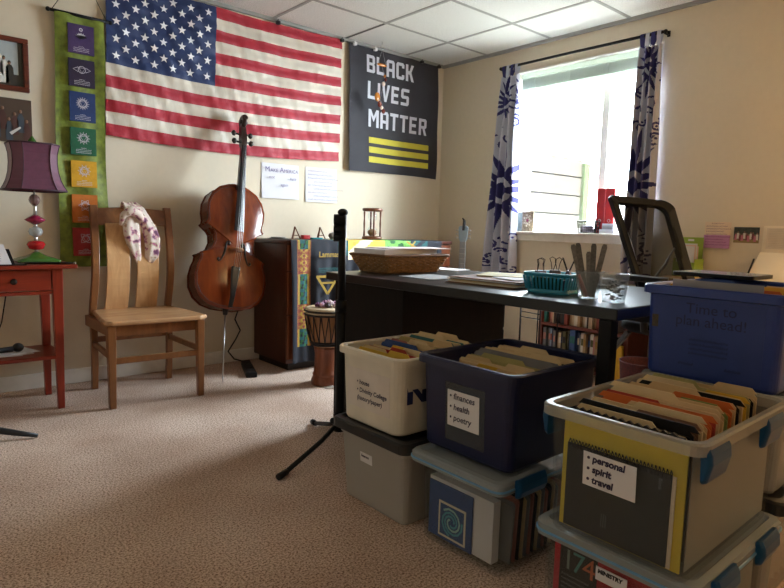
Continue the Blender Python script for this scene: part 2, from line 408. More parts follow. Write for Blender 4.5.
# clips holding the flag and the black banner to the ceiling edge
m_clip = pm('dark_clip_metal', '#3a3a3e', .35, metal=.7); m_clipw = pm('clear_push_clip', '#d9d9dc', .3)
def clip(x, z, mat, label, y=-.03):
    t = B().box(x - .012, x + .012, y - .012, y + .012, z - .016, z + .006).tube([(x - .008, y, z + .005), (x, y - .004, z + .018), (x + .008, y, z + .005)], .002, 6)
    return tag(t.build('binder_clip', mat, bevel=.002), label, 'clip', 'clips along the hanging banners')
clip(-1.66, 2.335, m_clip, 'dark binder clip on top edge of the striped flag, left of the other', -.038)
clip(-1.12, 2.335, m_clip, 'dark binder clip at top right corner of the striped flag', -.038)

# ------------------------------------------------------------------ black banner
m_blm = pm('charcoal_banner_cloth', '#2b2a31', .75, var=(9, .12), bump=(40, .12))
bx0, bx1, bz0, bz1 = -1.045, -.092, 1.385, 2.34
def bf(u, v, off=0):
    return (bx0 + (bx1 - bx0) * u + (.012 if v < .3 else .012) * (1 - v), -.03 - off - .006 * math.sin(u * 7 + v * 3) - .012 * (1 - v) ** 6 * math.sin(u * 9 + 1) - .004 * math.sin(v * 11), bz0 + (bz1 - bz0) * v + .008 * math.sin(PI * u) * (1 - v) - .006 * abs(math.sin(u * 3 * PI)) * v)
ban2 = B().slab(lambda u, v: (bf(u, v), Vector((0, -1, 0))), 60, 60, .003).build('slogan_banner', m_blm)
tag(ban2, 'square black cloth banner reading BLACK LIVES MATTER hung in the corner', 'banner')
def glyph(ch):
    """block letters as thick bars in a unit box, chamfered corners; each a list of quads"""
    t = .24; q = .12
    bar = lambda x0, y0, x1, y1: [(x0, y0), (x1, y0), (x1, y1), (x0, y1)]
    dia = lambda ax, ay, bx, by, w=t: [(ax - w / 2, ay), (ax + w / 2, ay), (bx + w / 2, by), (bx - w / 2, by)]
    cham = lambda x0, y0, x1, y1: [(x0, y0), (x1 - q, y0), (x1, y0 + q), (x1, y1 - q), (x1 - q, y1), (x0, y1)]
    chl = lambda x0, y0, x1, y1: [(x0 + q, y0), (x1, y0), (x1, y1), (x0 + q, y1), (x0, y1 - q), (x0, y0 + q)]
    G = {
     'B': [bar(0, 0, t, 1), bar(t, 0, .62, .17), bar(t, .42, .62, .58), bar(t, .83, .62, 1), [(.56, 0), (.68, 0), (.8, .1), (.8, .42), (.72, .5), (.56, .5)], [(.56, .5), (.72, .5), (.8, .58), (.8, .9), (.68, 1), (.56, 1)]],
     'L': [bar(0, 0, t, 1), bar(t, 0, .72, .18)],
     'A': [chl(0, .0, t, 1)[1:] and [(0, 0), (t, 0), (t, 1), (q, 1), (0, 1 - q)], [(.56, 0), (.8, 0), (.8, 1 - q), (.8 - q, 1), (.56, 1)], bar(t, .83, .56, 1), bar(t, .33, .56, .5)],
     'C': [chl(0, 0, t, 1), bar(t, 0, .62, .18), bar(t, .82, .62, 1), [(.56, 0), (.68, 0), (.8, .1), (.8, .3), (.56, .3)], [(.56, .7), (.8, .7), (.8, .9), (.68, 1), (.56, 1)]],
     'K': [bar(0, 0, t, 1), [(t, .42), (.38, .42), (.56, 0), (.83, 0), (.56, .55), (.83, 1), (.56, 1), (.38, .62), (t, .62)]],
     'I': [bar(0, 0, t, 1)],
     'V': [[(0, 1), (t, 1), (.4, .3), (.4, 0), (.3, 0)], [(.8, 1), (.8 - t, 1), (.4, .3), (.4, 0), (.5, 0)]],
     'E': [bar(0, 0, t, 1), bar(t, 0, .72, .18), bar(t, .41, .66, .59), bar(t, .82, .72, 1)],
     'S': [bar(0, 0, .68, .18), bar(.12, .41, .68, .59), bar(.12, .82, .8, 1), [(0, .5), (.12, .41), (t, .41), (t, 1), (.12, 1), (0, .9)], [(.8, .5), (.68, .59), (.56, .59), (.56, 0), (.68, 0), (.8, .1)]],
     'M': [bar(0, 0, t, 1), bar(.76, 0, 1, 1), [(t, 1), (.5, .62), (.5, .3), (t, .68)], [(.76, 1), (.5, .62), (.5, .3), (.76, .68)]],
     'T': [bar(0, .82, .8, 1), bar(.28, 0, .52, .82)],
     'R': [bar(0, 0, t, 1), bar(t, .83, .62, 1), bar(t, .4, .62, .57), [(.56, .4), (.66, .4), (.8, .5), (.8, .9), (.68, 1), (.56, 1)], [(.4, .4), (.62, .4), (.82, 0), (.57, 0)]],
    }
    return G[ch], {'M': 1.0, 'I': .24}.get(ch, .8)
def surf(x, z, off): # point on the banner cloth
    u = (x - bx0) / (bx1 - bx0); v = (z - bz0) / (bz1 - bz0); p = bf(u, v, off); return (x, p[1], z)
def word(b, s_, x0, x1, z0, z1):
    gl = [glyph(ch) for ch in s_]; gap = .16
    tot = sum(w for _, w in gl) + gap * (len(gl) - 1); k = (x1 - x0) / tot; x = x0
    for polys, w in gl:
        for pl in polys: b.add([surf(x + px * k, z0 + pz * (z1 - z0), .004) for px, pz in pl], [list(range(len(pl)))])
        x += (w + gap) * k
lt = B(); word(lt, 'BLACK', -.875, -.39, 2.152, 2.284); word(lt, 'LIVES', -.864, -.433, 1.954, 2.086); word(lt, 'MATTER', -.85, -.222, 1.741, 1.876)
lt.build('lettering', pm('pale_lettering_paint', '#c3c4cc', .7), ban2)
for z0, z1 in ((1.616, 1.662), (1.541, 1.588), (1.466, 1.512)):
    b = B(); b.grid(lambda u, v: surf(-.846 + .652 * u, z0 + (z1 - z0) * v, .004), 10, 1); b.build('yellow_bar', pm('yellow_banner_paint', '#b9ae2c', .7), ban2)
clip(-1.00, 2.336, m_clipw, 'pale clip at top left corner of the black slogan banner', -.04)
clip(-.80, 2.336, m_clipw, 'pale clip on the black banner above its first word', -.04)
clip(-.30, 2.336, m_clip, 'dark clip on top edge of the black slogan banner', -.04)
clip(-.10, 2.336, m_clip, 'dark clip at top right corner of the black slogan banner', -.04)
# hanging ornament
m_amb = pm('amber_bead', '#b5702c', .2); m_shell = pm('pale_shell', '#d9c3b4', .35); m_redb = pm('red_brown_bead', '#6d2c22', .25); m_thread = pm('grey_thread', '#8a8a90', .6)
hm = thing('hanging_ornament', 'string of amber and shell pieces hung from a ceiling ring before the black banner', 'ornament', (-.83, -.16, 2.36))
B().tube([(-.83, -.16, 2.36), (-.83, -.16, 2.325)], .002, 6).tube([(-.83 + .013 * math.cos(a), -.16, 2.313 + .013 * math.sin(a)) for a in [2 * PI * i / 16 for i in range(16)]], .003, 6, closed=True).build('ring', m_steel, hm)
B().tube([(-.83, -.16, 2.30), (-.87, -.16, 2.19)], .0012, 5).tube([(-.83, -.16, 2.30), (-.79, -.16, 2.185)], .0012, 5).tube([(-.83, -.16, 2.19), (-.80, -.16, 2.08), (-.84, -.16, 1.93), (-.79, -.16, 1.85)], .0012, 5).build('thread', m_thread, hm)
for nm, mt, cc, rd in (('bar_bead', m_amb, (-.83, -.16, 2.187), (.05, .012, .011)), ('bead', m_redb, (-.792, -.16, 2.085), (.012, .012, .016)), ('shell', m_shell, (-.81, -.16, 2.05), (.016, .01, .018)), ('bead', m_amb, (-.80, -.16, 2.11), (.01, .01, .012)), ('disc', m_amb, (-.868, -.16, 1.945), (.027, .008, .034)), ('bead', m_redb, (-.845, -.16, 1.895), (.018, .012, .024)), ('bead', m_shell, (-.825, -.16, 1.87), (.013, .01, .015)), ('bead', m_redb, (-.805, -.16, 1.845), (.016, .012, .018))):
    B().ball(cc, rd).build(nm, mt, hm)

# ------------------------------------------------------------------ pictures and papers on the back wall
m_frame = wood('mahogany_frame', '#4a1f14', '#6b3020', 'x', .35)
pf = thing('framed_photograph', 'mahogany framed group photograph, upper picture at the left edge', 'picture', (-3.33, -.012, 1.76))
X0, X1, Z0, Z1 = -3.56, -3.158, 1.622, 1.898
f = B(); q = .026
f.box(X0, X1, -.026, -.002, Z1 - q, Z1).box(X0, X1, -.026, -.002, Z0, Z0 + q).box(X0, X0 + q, -.026, -.002, Z0 + q, Z1 - q).box(X1 - q, X1, -.026, -.002, Z0 + q, Z1 - q)
f.build('frame', m_frame, pf, bevel=.004)
m_sky = pm('photo_pale_sky', '#a9b4b8', .4); m_dk = pm('photo_dark_tone', '#3c3a36', .4); m_lt = pm('photo_white_shirt', '#d2d0ca', .4); m_skin = pm('photo_skin_tone', '#7d5b48', .4)
ph = B().box(X0 + q, X1 - q, -.012, -.004, Z0 + q, Z1 - q, 0)
ph.box(X0 + q, X1 - q, -.0125, -.012, Z0 + q, Z0 + q + .06, 1).box(X1 - q - .022, X1 - q, -.0127, -.012, Z0 + q, Z1 - q, 1)
for i in range(12):
    x = -3.51 + .024 * i; h = (0, .03, -.02, .04, .01, -.01)[i % 6]
    ph.prism([(-.02, -.05), (.02, -.05), (.017, .05), (.008, .066), (-.008, .066), (-.017, .05)], (x, -.0128, 1.70 + h), XE, ZU, (0, -1, 0), .0006, (2, 1, 2, 2, 1, 2, 2)[i % 7])
    ph.ball((x, -.0128, 1.777 + h), (.008, .002, .0105), 1); ph.ball((x, -.0134, 1.773 + h), (.006, .002, .0075), 3)
ph.ball((-3.30, -.0138, 1.685), (.024, .0015, .03), 2)
ph.build('photo', [m_sky, m_dk, m_lt, m_skin], pf)
pq = B().box(-3.56, -3.154, -.02, -.002, 1.357, 1.583, 0)
for i in range(14):
    x = -3.53 + i * .027; z = 1.475 + .03 * math.sin(i * 2.3)
    pq.prism([(-.016, -.085), (.016, -.085), (.016, -.01), (.006, .014), (-.006, .014), (-.016, -.01)], (x, -.0202, z), XE, ZU, (0, -1, 0), .0006, 1 + i % 2)
    pq.ball((x, -.0205, z + .024), (.0075, .002, .009), 3)
pq.prism([(0, 0), (.05, .035), (.055, .028), (.01, -.012)], (-3.26, -.0212, 1.405), XE, ZU, (0, -1, 0), .0006, 4)
tag(pq.build('canvas_print', [pm('print_brown', '#4a3a30', .5), pm('print_blue_grey', '#3d4650', .5), pm('print_dark_red', '#4d2f2b', .5), m_skin, m_lt]), 'unframed dark group photograph, lower picture at the left edge', 'picture')
# two hand-written sheets beside the cello
def sheet(name, label, x0, x1, z0, z1, mat=m_paper):
    b = B().slab(lambda u, v: ((x0 + (x1 - x0) * u, -.004 - .012 * (1 - v) ** 2 * (.5 + .5 * u), z0 + (z1 - z0) * v), Vector((0, -1, 0))), 6, 6, .0008)
    return tag(b.build(name, mat), label, 'paper')
p1 = sheet('paper_sheet', 'white hand-lettered sheet beginning Make America, taped right of the cello', -1.765, -1.465, 1.14, 1.385)
b = B(); o = (0, -.0178, 0)
b.text('M', .05, (-1.745, -.0178, 1.325), XE, ZU).text('AKE', .034, (-1.703, -.0178, 1.325), XE, ZU).text('A', .05, (-1.628, -.0178, 1.325), XE, ZU).text('MERICA', .034, (-1.596, -.0178, 1.325), XE, ZU)
b.text('not', .032, (-1.715, -.0178, 1.278), XE, ZU, shear=.2).text('hate', .03, (-1.545, -.0178, 1.275), XE, ZU, shear=.2).text('again', .03, (-1.62, -.0178, 1.228), XE, ZU, shear=.2)
b.build('lettering', pm('violet_marker', '#6a5f8f', .8), p1)
p2 = sheet('paper_sheet', 'white sheet filled with hand-written lines, taped below the flag corner', -1.405, -1.125, 1.13, 1.385)
b = B()
for k in range(9): b.scrawl(-1.39 + (.05 if k % 2 and k > 2 else 0), 1.352 - k * .026, .17 + .05 * ((k * 7) % 3), .013, .0028, o, XE, ZU, 0 if k % 3 else 1)
b.build('handwriting', [pm('violet_marker', '#6a5f8f', .8), pm('mauve_marker', '#8b6f87', .8)], p2)
# ------------------------------------------------------------------ red side table with its things
m_redw = wood('red_stained_wood', '#7a2414', '#8f3019', 'x', .35); m_redv = wood('red_stained_wood_upright', '#7a2414', '#8f3019', 'z', .35)
TX0, TX1, TY0, TY1 = -3.66, -3.07, -.53, -.13
tb = thing('side_table', 'red stained side table with a drawer and low shelf', 'table', (-3.36, -.33, 0))
B().box(TX0, TX1, TY0, TY1, .712, .732).build('tabletop', m_redw, tb, bevel=.004)
for x, sx in ((TX0 + .06, 1), (TX1 - .085, -1)):
    for y in (TY0 + .05, TY1 - .05):
        B().hexa([(x - .015, y - .015, 0), (x + .015, y - .015, 0), (x + .015, y + .015, 0), (x - .015, y + .015, 0), (x - .024, y - .024, .712), (x + .024, y - .024, .712), (x + .024, y + .024, .712), (x - .024, y + .024, .712)]).build('leg', m_redv, tb, bevel=.003)
lx0, lx1 = TX0 + .084, TX1 - .109
ap = B(); ap.box(lx0, lx1, TY1 - .06, TY1 - .04, .59, .712).box(TX0 + .05, TX0 + .07, TY0 + .07, TY1 - .07, .59, .712).box(TX1 - .095, TX1 - .075, TY0 + .07, TY1 - .07, .59, .712).box(lx0, lx1, TY0 + .035, TY0 + .06, .585, .602)
ap.build('apron', m_redw, tb, bevel=.002)
dr = B().box(lx0 + .004, lx1 - .004, TY0 + .030, TY0 + .05, .606, .708).build('drawer', m_redw, tb, bevel=.003)
kn = B().lathe([(.006, 0), (.006, .012), (.013, .016), (.015, .024), (.009, .03)], (0, 0, 0), 14)
for v in kn.v: v.x, v.y, v.z = v.x - 3.345, TY0 + .030 - v.z, v.y + .655
kn.build('knob', pm('dark_bronze', '#2b211d', .35, metal=.6), dr)
B().box(TX0 + .04, TX1 - .065, TY0 + .035, TY1 - .035, .258, .276).build('low_shelf', m_redw, tb, bevel=.003)
# lamp
LX, LY, LZ = -3.195, -.235, .732
lamp = thing('table_lamp', 'table lamp with plum coloured flared shade on stacked glass beads', 'lamp', (LX, LY, LZ))
m_lgreen = pm('green_enamel', '#3f6a2a', .2); m_plum = pm('plum_silk', '#63304a', .5, var=(40, .1), bump=(120, .1), sheen=.3); m_trim = pm('dark_plum_trim', '#391a2c', .6)
m_rglass = clear('ruby_glass', '#c01822', .75, .06); m_pglass = clear('raspberry_glass', '#a3264e', .75, .06); m_cglass = clear('crystal_glass', '#cfd4d4', .45, .04)
def sq(h, z, r=.02): return [(LX + p[0], LY + p[1], LZ + z) for p in rr(-h, h, -h, h, 0, min(r, h * .6))]
B().loft([sq(.098, 0), sq(.1, .008), sq(.07, .022), sq(.045, .03), sq(.025, .042), sq(.012, .05)]).build('base', m_lgreen, lamp)
st = B()
for a, b_ in ((.05, .068), (.105, .13), (.178, .195), (.235, .30)): st.lathe([(.006, a), (.011, a + .003), (.008, (a + b_) / 2), (.011, b_ - .003), (.006, b_)], (LX, LY, LZ), 12)
st.lathe([(.0045, .04), (.0045, .60)], (LX, LY, LZ), 8).build('stem', m_steel, lamp)
B().lathe([(.012, .06), (.034, .066), (.044, .09), (.036, .103), (.012, .108)], (LX, LY, LZ), 10).build('red_glass_bead', m_rglass, lamp)
B().lathe([(.01, .128), (.028, .138), (.034, .155), (.028, .172), (.01, .18)], (LX, LY, LZ), 14).build('clear_glass_bead', m_cglass, lamp)
B().lathe([(.01, .19), (.036, .206), (.05, .215), (.036, .226), (.01, .242)], (LX, LY, LZ), 10).build('pink_glass_bead', m_pglass, lamp)
B().lathe([(.01, .288), (.022, .302), (.027, .318), (.022, .334), (.01, .346)], (LX, LY, LZ), 14).build('smoky_glass_bead', clear('smoky_glass', '#8c6a66', .6, .05), lamp)
def shring(h, z, ins=0):
    c = h * .42; k = h - ins
    P = [(k, -k + c), (k, k - c), (k - c, k), (-k + c, k), (-k, k - c), (-k, -k + c), (-k + c, -k), (k - c, -k)]
    return [(LX + x, LY + y, LZ + z) for x, y in P]
prof = [(.137, .365), (.124, .39), (.112, .42), (.103, .46), (.099, .505), (.100, .55), (.106, .58), (.111, .598)]
sh = B()
for (h0, z0), (h1, z1) in zip(prof[:-1], prof[1:]):
    a, b_ = shring(h0, z0), shring(h1, z1); ai, bi = shring(h0, z0, .003), shring(h1, z1, .003)
    for i in range(8):
        j = (i + 1) % 8; sh.add([a[i], a[j], b_[j], b_[i]], [(0, 1, 2, 3)]); sh.add([ai[i], ai[j], bi[j], bi[i]], [(3, 2, 1, 0)])
shade = sh.build('lamp_shade', m_plum, lamp)
tr = B()
for h, z in ((.137, .365), (.111, .598)): tr.tube(shring(h, z), .004, 6, closed=True)
for i in range(8): tr.tube([shring(h + .001, z)[i] for h, z in prof], .0018, 5)
tr.build('trim', m_trim, shade)
B().tube([shring(.1, .594)[0], (LX, LY, LZ + .594), shring(.1, .594)[4]], .002, 6).tube([shring(.1, .594)[2], (LX, LY, LZ + .594), shring(.1, .594)[6]], .002, 6).build('shade_carrier', m_steel, lamp)
B().lathe([(.007, .598), (.018, .606), (.02, .616), (.01, .63), (.004, .64)], (LX, LY, LZ), 10).build('finial', m_lgreen, lamp)
cd = B().tube([(LX - .04, LY + .08, .737), (LX - .10, -.118, .735), (-3.31, -.09, .60), (-3.34, -.07, .40), (-3.41, -.05, .2), (-3.55, -.05, .06), (-3.72, -.05, .006)], .0035, 6).build('lamp_cord', m_black, lamp)
# page on a tablet, pen, lower shelf things
tabl = thing('tablet_stand', 'black tilted holder with a white printed page on the red table', 'book holder', (-3.42, -.45, .732))
B().hexa([(-3.60, -.52, .734), (-3.335, -.52, .734), (-3.335, -.49, .740), (-3.60, -.49, .740), (-3.60, -.44, .80), (-3.345, -.44, .80), (-3.345, -.43, .806), (-3.60, -.43, .806)]).box(-3.60, -3.29, -.528, -.42, .7325, .738).build('holder', m_black, tabl)
b = B(); f0 = Vector((-3.60, -.523, .738)); uu = Vector((1, 0, 0)); vv = Vector((0, .40, .92)).normalized()
b.prism([(0, 0), (.25, 0), (.225, .10), (0, .10)], f0, uu, vv, (0, -.92, .4), .002, 0)
pg = b.build('page', m_paper, tabl)
b = B()
for k in range(7): b.scrawl(.02, .085 - k * .0115, .19, .003, .0018, f0 + Vector((0, -.92, .4)) * .0028, uu, vv)
b.build('printed_lines', pm('grey_print', '#8d9096', .8), pg)
pen = thing('pen', 'black pen with bright tip lying along the front edge of the red table', 'pen', (-3.15, -.5, .738))
B().tube([(-3.285, -.44, .738), (-3.27, -.445, .738), (-3.12, -.49, .738), (-3.08, -.5, .738)], [.004, .0055, .0055, .004], 8).build('barrel', m_black, pen)
B().ball((-3.076, -.501, .738), .0065).build('tip', m_steel, pen)
pp = B()
for k, (a, dx) in enumerate(((.1, 0), (-.15, -.03), (.3, .02))):
    ca, sa = math.cos(a), math.sin(a); cx, cy = -3.40 + dx, -.31
    pp.hexa([(cx + x * ca - y * sa, cy + x * sa + y * ca, z) for z in (.2765 + k * .0015, .2778 + k * .0015) for x, y in ((-.14, -.1), (.14, -.1), (.14, .1), (-.14, .1))])
tag(pp.build('paper_pile', m_paper), 'loose white papers on the low shelf of the red table', 'paper')
mi = thing('microphone', 'black microphone lying on papers on the low shelf', 'microphone', (-3.34, -.33, .30))
B().tube([(-3.47, -.37, .30), (-3.44, -.36, .30), (-3.335, -.335, .30)], [.01, .012, .0145], 10).build('handle', m_black, mi)
B().ball((-3.31, -.329, .304), (.026, .023, .023)).build('grille', pm('black_wire_mesh', '#202022', .5, metal=.5, bump=(400, .5)), mi)
# dark curved foot of a stand standing beyond the left edge
ft = thing('music_stand', 'dark grey curved stand foot on the carpet at the left edge', 'stand', (-3.52, -.86, 0))
B().tube([(-3.70, -.72, .10), (-3.62, -.76, .085), (-3.53, -.80, .06), (-3.42, -.85, .03), (-3.335, -.89, .010)], [.016, .018, .018, .014, .009], 10, flat=.8).build('leg', pm('dark_grey_metal', '#2e3034', .4, metal=.4), ft)
B().tube([(-3.70, -.72, .10), (-3.80, -.58, .07), (-3.9, -.45, .01)], .014, 8).build('leg', _M['dark_grey_metal'], ft)
B().tube([(-3.70, -.72, .10), (-3.78, -.92, .07), (-3.84, -1.05, .01)], .014, 8).build('leg', _M['dark_grey_metal'], ft)
B().tube([(-3.70, -.72, .06), (-3.70, -.72, 1.0)], .014, 10).build('post', _M['dark_grey_metal'], ft)

# ------------------------------------------------------------------ wooden chair with scarf
m_oakd = wood('brown_oak', '#6e4322', '#85552e', 'z', .35); m_oakl = wood('honey_oak_splat', '#bd8f60', '#d4aa7c', 'z', .3); m_oaks = wood('oak_seat', '#ad815a', '#c69c72', 'x', .25)
ch = thing('wooden_chair', 'wooden chair with two broad curved splats, empty seat', 'chair', (-2.73, -.44, 0))
B().loft([[(x, y, z) for x, y in [(-2.955, -.675), (-2.505, -.695), (-2.455, -.66), (-2.49, -.19), (-2.925, -.17), (-2.985, -.635)]] for z in (.428, .452)], sm=False).build('seat', m_oaks, ch, bevel=.008)
for x, y in ((-2.955, -.645), (-2.50, -.665)):
    B().hexa([(x - .016, y - .016, 0), (x + .016, y - .016, 0), (x + .016, y + .016, 0), (x - .016, y + .016, 0), (x - .021, y - .021, .43), (x + .021, y - .021, .43), (x + .021, y + .021, .43), (x - .021, y + .021, .43)]).build('front_leg', m_oakd, ch, bevel=.004)
def bcurve(z): # depth of the back at height z
    t = (z - .45) / .585; return -.20 + .02 * t + .085 * t * t - .028 * math.sin(PI * min(1, max(0, t)) * 1.3)
for x, sx in ((-2.925, -1), (-2.505, 1)):
    rings = []
    for i in range(20):
        z = 1.04 * i / 19
        y = bcurve(z) if z > .45 else -.20 - .02 * math.sin(PI * z / .45) - .0 * z
        xx = x + (0 if z < .45 else .05 * (z - .45) / .59)
        w_ = .016 + .004 * (z / 1.04)
        rings.append([(xx - w_, y - .017, z), (xx + w_, y - .017, z), (xx + w_, y + .017, z), (xx - w_, y + .017, z)])
    B().loft(rings, sm=False).build('back_post', m_oakd, ch, bevel=.003)
for x in (-2.80, -2.635):
    rings = []
    for i in range(15):
        z = .45 + .49 * i / 14; y = bcurve(z) - .004; w_ = .062
        xs = x + .035 * i / 14; rings.append([(xs - w_, y - .006, z), (xs + w_, y - .006, z), (xs + w_, y + .006, z), (xs - w_, y + .006, z)])
    B().loft(rings, sm=False).build('splat', m_oakl, ch, bevel=.002)
rl = []
for i in range(17):
    t = i / 16; x = -2.864 + .396 * t; cv = .028 * math.sin(PI * t)
    y0 = bcurve(.93) + cv * .8; y1 = bcurve(1.03) + cv * .8
    rl.append([(x, y0 - .010, .925 + .012 * math.sin(PI * t)), (x, y0 + .010, .925 + .012 * math.sin(PI * t)), (x, y1 + .010, 1.022 + .012 * math.sin(PI * t)), (x, y1 - .010, 1.022 + .012 * math.sin(PI * t))])
B().loft(rl, sm=False).build('top_rail', m_oakd, ch, bevel=.003)
B().box(-2.935, -2.52, -.655, -.63, .37, .428).box(-2.92, -2.51, -.215, -.19, .37, .428).box(-2.965, -2.945, -.64, -.2, .37, .428).box(-2.515, -2.495, -.66, -.2, .37, .428).build('seat_rail', m_oakd, ch, bevel=.003)
for a, b_ in (((-2.95, -.648, .245), (-2.505, -.668, .245)), ((-2.92, -.21, .285), (-2.505, -.21, .285)), ((-2.955, -.645, .265), (-2.925, -.20, .265)), ((-2.50, -.665, .265), (-2.505, -.20, .265))):
    B().bar(a, b_, .016, .032).build('stretcher', m_oakd, ch, bevel=.003)
# scarf: knot over the rail and two hanging ends
def scarfmat():
    m, nt, bs = _new('floral_scarf'); N, L = nt.nodes, nt.links
    tc = N.new('ShaderNodeTexCoord'); n = N.new('ShaderNodeTexNoise'); n.inputs['Scale'].default_value = 26; n.inputs['Detail'].default_value = 2
    L.new(tc.outputs['Object'], n.inputs['Vector']); r = N.new('ShaderNodeValToRGB'); cr = r.color_ramp
    cr.elements[0].position = .33; cr.elements[0].color = hx('#6b3a5c'); cr.elements[1].position = .42; cr.elements[1].color = hx('#c98f9c')
    for p, c_ in ((.47, '#e0cfc4'), (.6, '#e3d6ca'), (.66, '#b9a487'), (.74, '#a24a72')):
        e = cr.elements.new(p); e.color = hx(c_)
    L.new(n.outputs['Fac'], r.inputs['Fac']); L.new(r.outputs['Color'], bs.inputs['Base Color']); bs.inputs['Roughness'].default_value = .7
    return m
m_scarf = scarfmat()
sc = B()
def lobe(path, rad, ph):
    rings = []
    for i, (p, r) in enumerate(zip(path, rad)):
        rings.append([(p[0] + r * math.cos(a) * (1 + .18 * math.sin(3 * a + ph + i * .5)), p[1] + .45 * r * math.sin(a) * (1 + .3 * math.sin(4 * a + i * .7)), p[2] + .006 * math.sin(2 * a + i)) for a in [2 * PI * q / 20 for q in range(20)]])
    sc.loft(rings)
yR = -.165; 
lobe([(-2.705, yR + .12, 1.02), (-2.703, yR + .05, 1.062), (-2.70, yR - .008, 1.03), (-2.705, yR - .022, .98), (-2.71, yR - .026, .93), (-2.705, yR - .028, .88), (-2.695, yR - .03, .82), (-2.68, yR - .034, .765), (-2.668, yR - .036, .71), (-2.662, yR - .037, .69)], [.02, .028, .034, .043, .046, .044, .036, .026, .014, .004], 0)
lobe([(-2.675, yR + .12, 1.02), (-2.672, yR + .05, 1.06), (-2.66, yR - .012, 1.03), (-2.635, yR - .03, .975), (-2.605, yR - .032, .92), (-2.585, yR - .034, .86), (-2.582, yR - .036, .80), (-2.592, yR - .037, .745), (-2.602, yR - .037, .715)], [.018, .024, .028, .034, .040, .043, .042, .038, .022], 2)
sc.tube([(-2.765, yR - .04, .93), (-2.755, yR - .05, .985), (-2.71, yR - .055, 1.015), (-2.665, yR - .05, .99), (-2.64, yR - .045, .955)], [.008, .02, .03, .024, .012], 10)
tag(sc.build('scarf', m_scarf), 'pink and cream floral scarf knotted over the wooden chair back', 'scarf')

# ------------------------------------------------------------------ cello leaning on the wall
m_var = wood('cello_varnish', '#4a1a09', '#63270f', 'z', .22, 5); m_varl = wood('cello_spruce_top', '#5c220b', '#7a3412', 'z', .2, 7); m_ebony = pm('ebony', '#17130f', .3); m_maple = wood('maple_neck', '#3a1a0d', '#4a2412', 'z', .3)
E0 = Vector((-2.282, -.488, 0)); S0 = Vector((-1.955, -.118, 1.645))
az = (S0 - E0).normalized(); ax = Vector((1, 0, 0)); ax = (ax - az * ax.dot(az)).normalized(); ay = az.cross(ax)
def cel(x, y, z): return E0 + ax * x + ay * y + az * z     # x across, y towards the wall, z along the string line
cello = thing('cello', 'varnished cello leaning against the wall under the striped flag', 'cello', tuple(E0))
half = [(t_, w_ * 1.05) for t_, w_ in [(.0, .03), (.002, .07), (.02, .135), (.06, .185), (.12, .215), (.19, .222), (.25, .212), (.29, .198), (.313, .196), (.325, .204), (.332, .194), (.345, .162), (.375, .132), (.42, .118), (.465, .124), (.50, .148), (.515, .178), (.523, .184), (.535, .172), (.555, .170), (.60, .180), (.66, .180), (.72, .160), (.768, .118), (.795, .064), (.806, .03)]]
out = [(w, t) for t, w in half] + [(-w, t) for t, w in reversed(half)]
Z0c = .447
def oring(k, y, grow=0): return [cel((w + grow * (1 if w > 0 else -1)) * k, y, Z0c + .40 + (t - .40) * k) for w, t in out]
bd = B(); bd.loft([oring(.99, .0), oring(.99, .115)], sm=False)
bd.loft([oring(1, .112, .003), oring(1, .118, .003), oring(.93, .122), oring(.7, .132), oring(.35, .138), oring(.05, .14)])
body = bd.build('body', m_var, cello)
tp = B().loft([oring(1, .003, .003), oring(1, -.003, .003), oring(.93, -.006), oring(.8, -.013), oring(.6, -.020), oring(.35, -.024), oring(.05, -.026)])
top = tp.build('top_plate', m_varl, cello)
pf_ = B()
for k in (.955,): pf_.tube([Vector(p) for p in oring(k, -.0052)], .0013, 5, closed=True)
pf_.build('purfling', m_ebony, top)
for sx in (-1, 1):
    fpath = [(.052, .475), (.044, .485), (.048, .497), (.060, .494), (.066, .475), (.070, .44), (.078, .405), (.092, .372), (.105, .362), (.112, .372), (.106, .382)]
    B().tube([cel(sx * (x - .004), -.0242 + (.003 if x > .09 else 0), Z0c + t - .075) for x, t in fpath], [.009, .007, .005, .005, .006, .007, .006, .005, .005, .007, .009], 8).build('f_hole', m_ebony, top)
B().loft([[cel(x, y, z) for x, y in ((-.016 * k, -.03 - h), (.016 * k, -.03 - h), (.014 * k, -.004 - h2), (0, .008 - h2), (-.014 * k, -.004 - h2))] for z, k, h, h2 in ((Z0c + .765, 1.4, 0, -.03), (Z0c + .80, 1.15, 0, 0), (Z0c + .9, 1.05, 0, 0), (Z0c + 1.05, 1, 0, 0), (Z0c + 1.07, 1, 0, 0))], sm=False).build('neck', m_maple, cello, bevel=.003)
B().loft([[cel(-w_, y + .006, z), cel(w_, y + .006, z), cel(w_, y - .004, z), cel(0, y - .010, z), cel(-w_, y - .004, z)] for z, w_, y in ((Z0c + .49, .031, -.056), (Z0c + .78, .025, -.042), (Z0c + 1.065, .016, -.034))], sm=False).build('fingerboard', pm('worn_ebony', '#26262b', .22), cello)
sg = B()
sg.loft([[cel(-w_, y0, z), cel(w_, y0, z), cel(w_, y1, z), cel(-w_, y1, z)] for z, w_, y0, y1 in ((Z0c + 1.06, .017, -.035, .0), (Z0c + 1.12, .019, -.03, .012), (Z0c + 1.19, .017, -.012, .026), (Z0c + 1.225, .014, .0, .032))], sm=False)
sp = []
for i in range(30):
    a = i / 29 * 4.2 * PI; r = .038 * (1 - i / 29 * .82)
    sp.append(cel(0, .008 - r * math.cos(a + .6) * .9, Z0c + 1.242 + r * math.sin(a + .6)))
sg.tube(sp, [.018 - .008 * i / 29 for i in range(30)], 8)
for sx in (-1, 1): sg.tube([cel(0, .008, Z0c + 1.242), cel(sx * .026, .008, Z0c + 1.242)], [.017, .012], 12)
sg.build('scroll', pm('dark_scroll_wood', '#24120b', .3), cello)
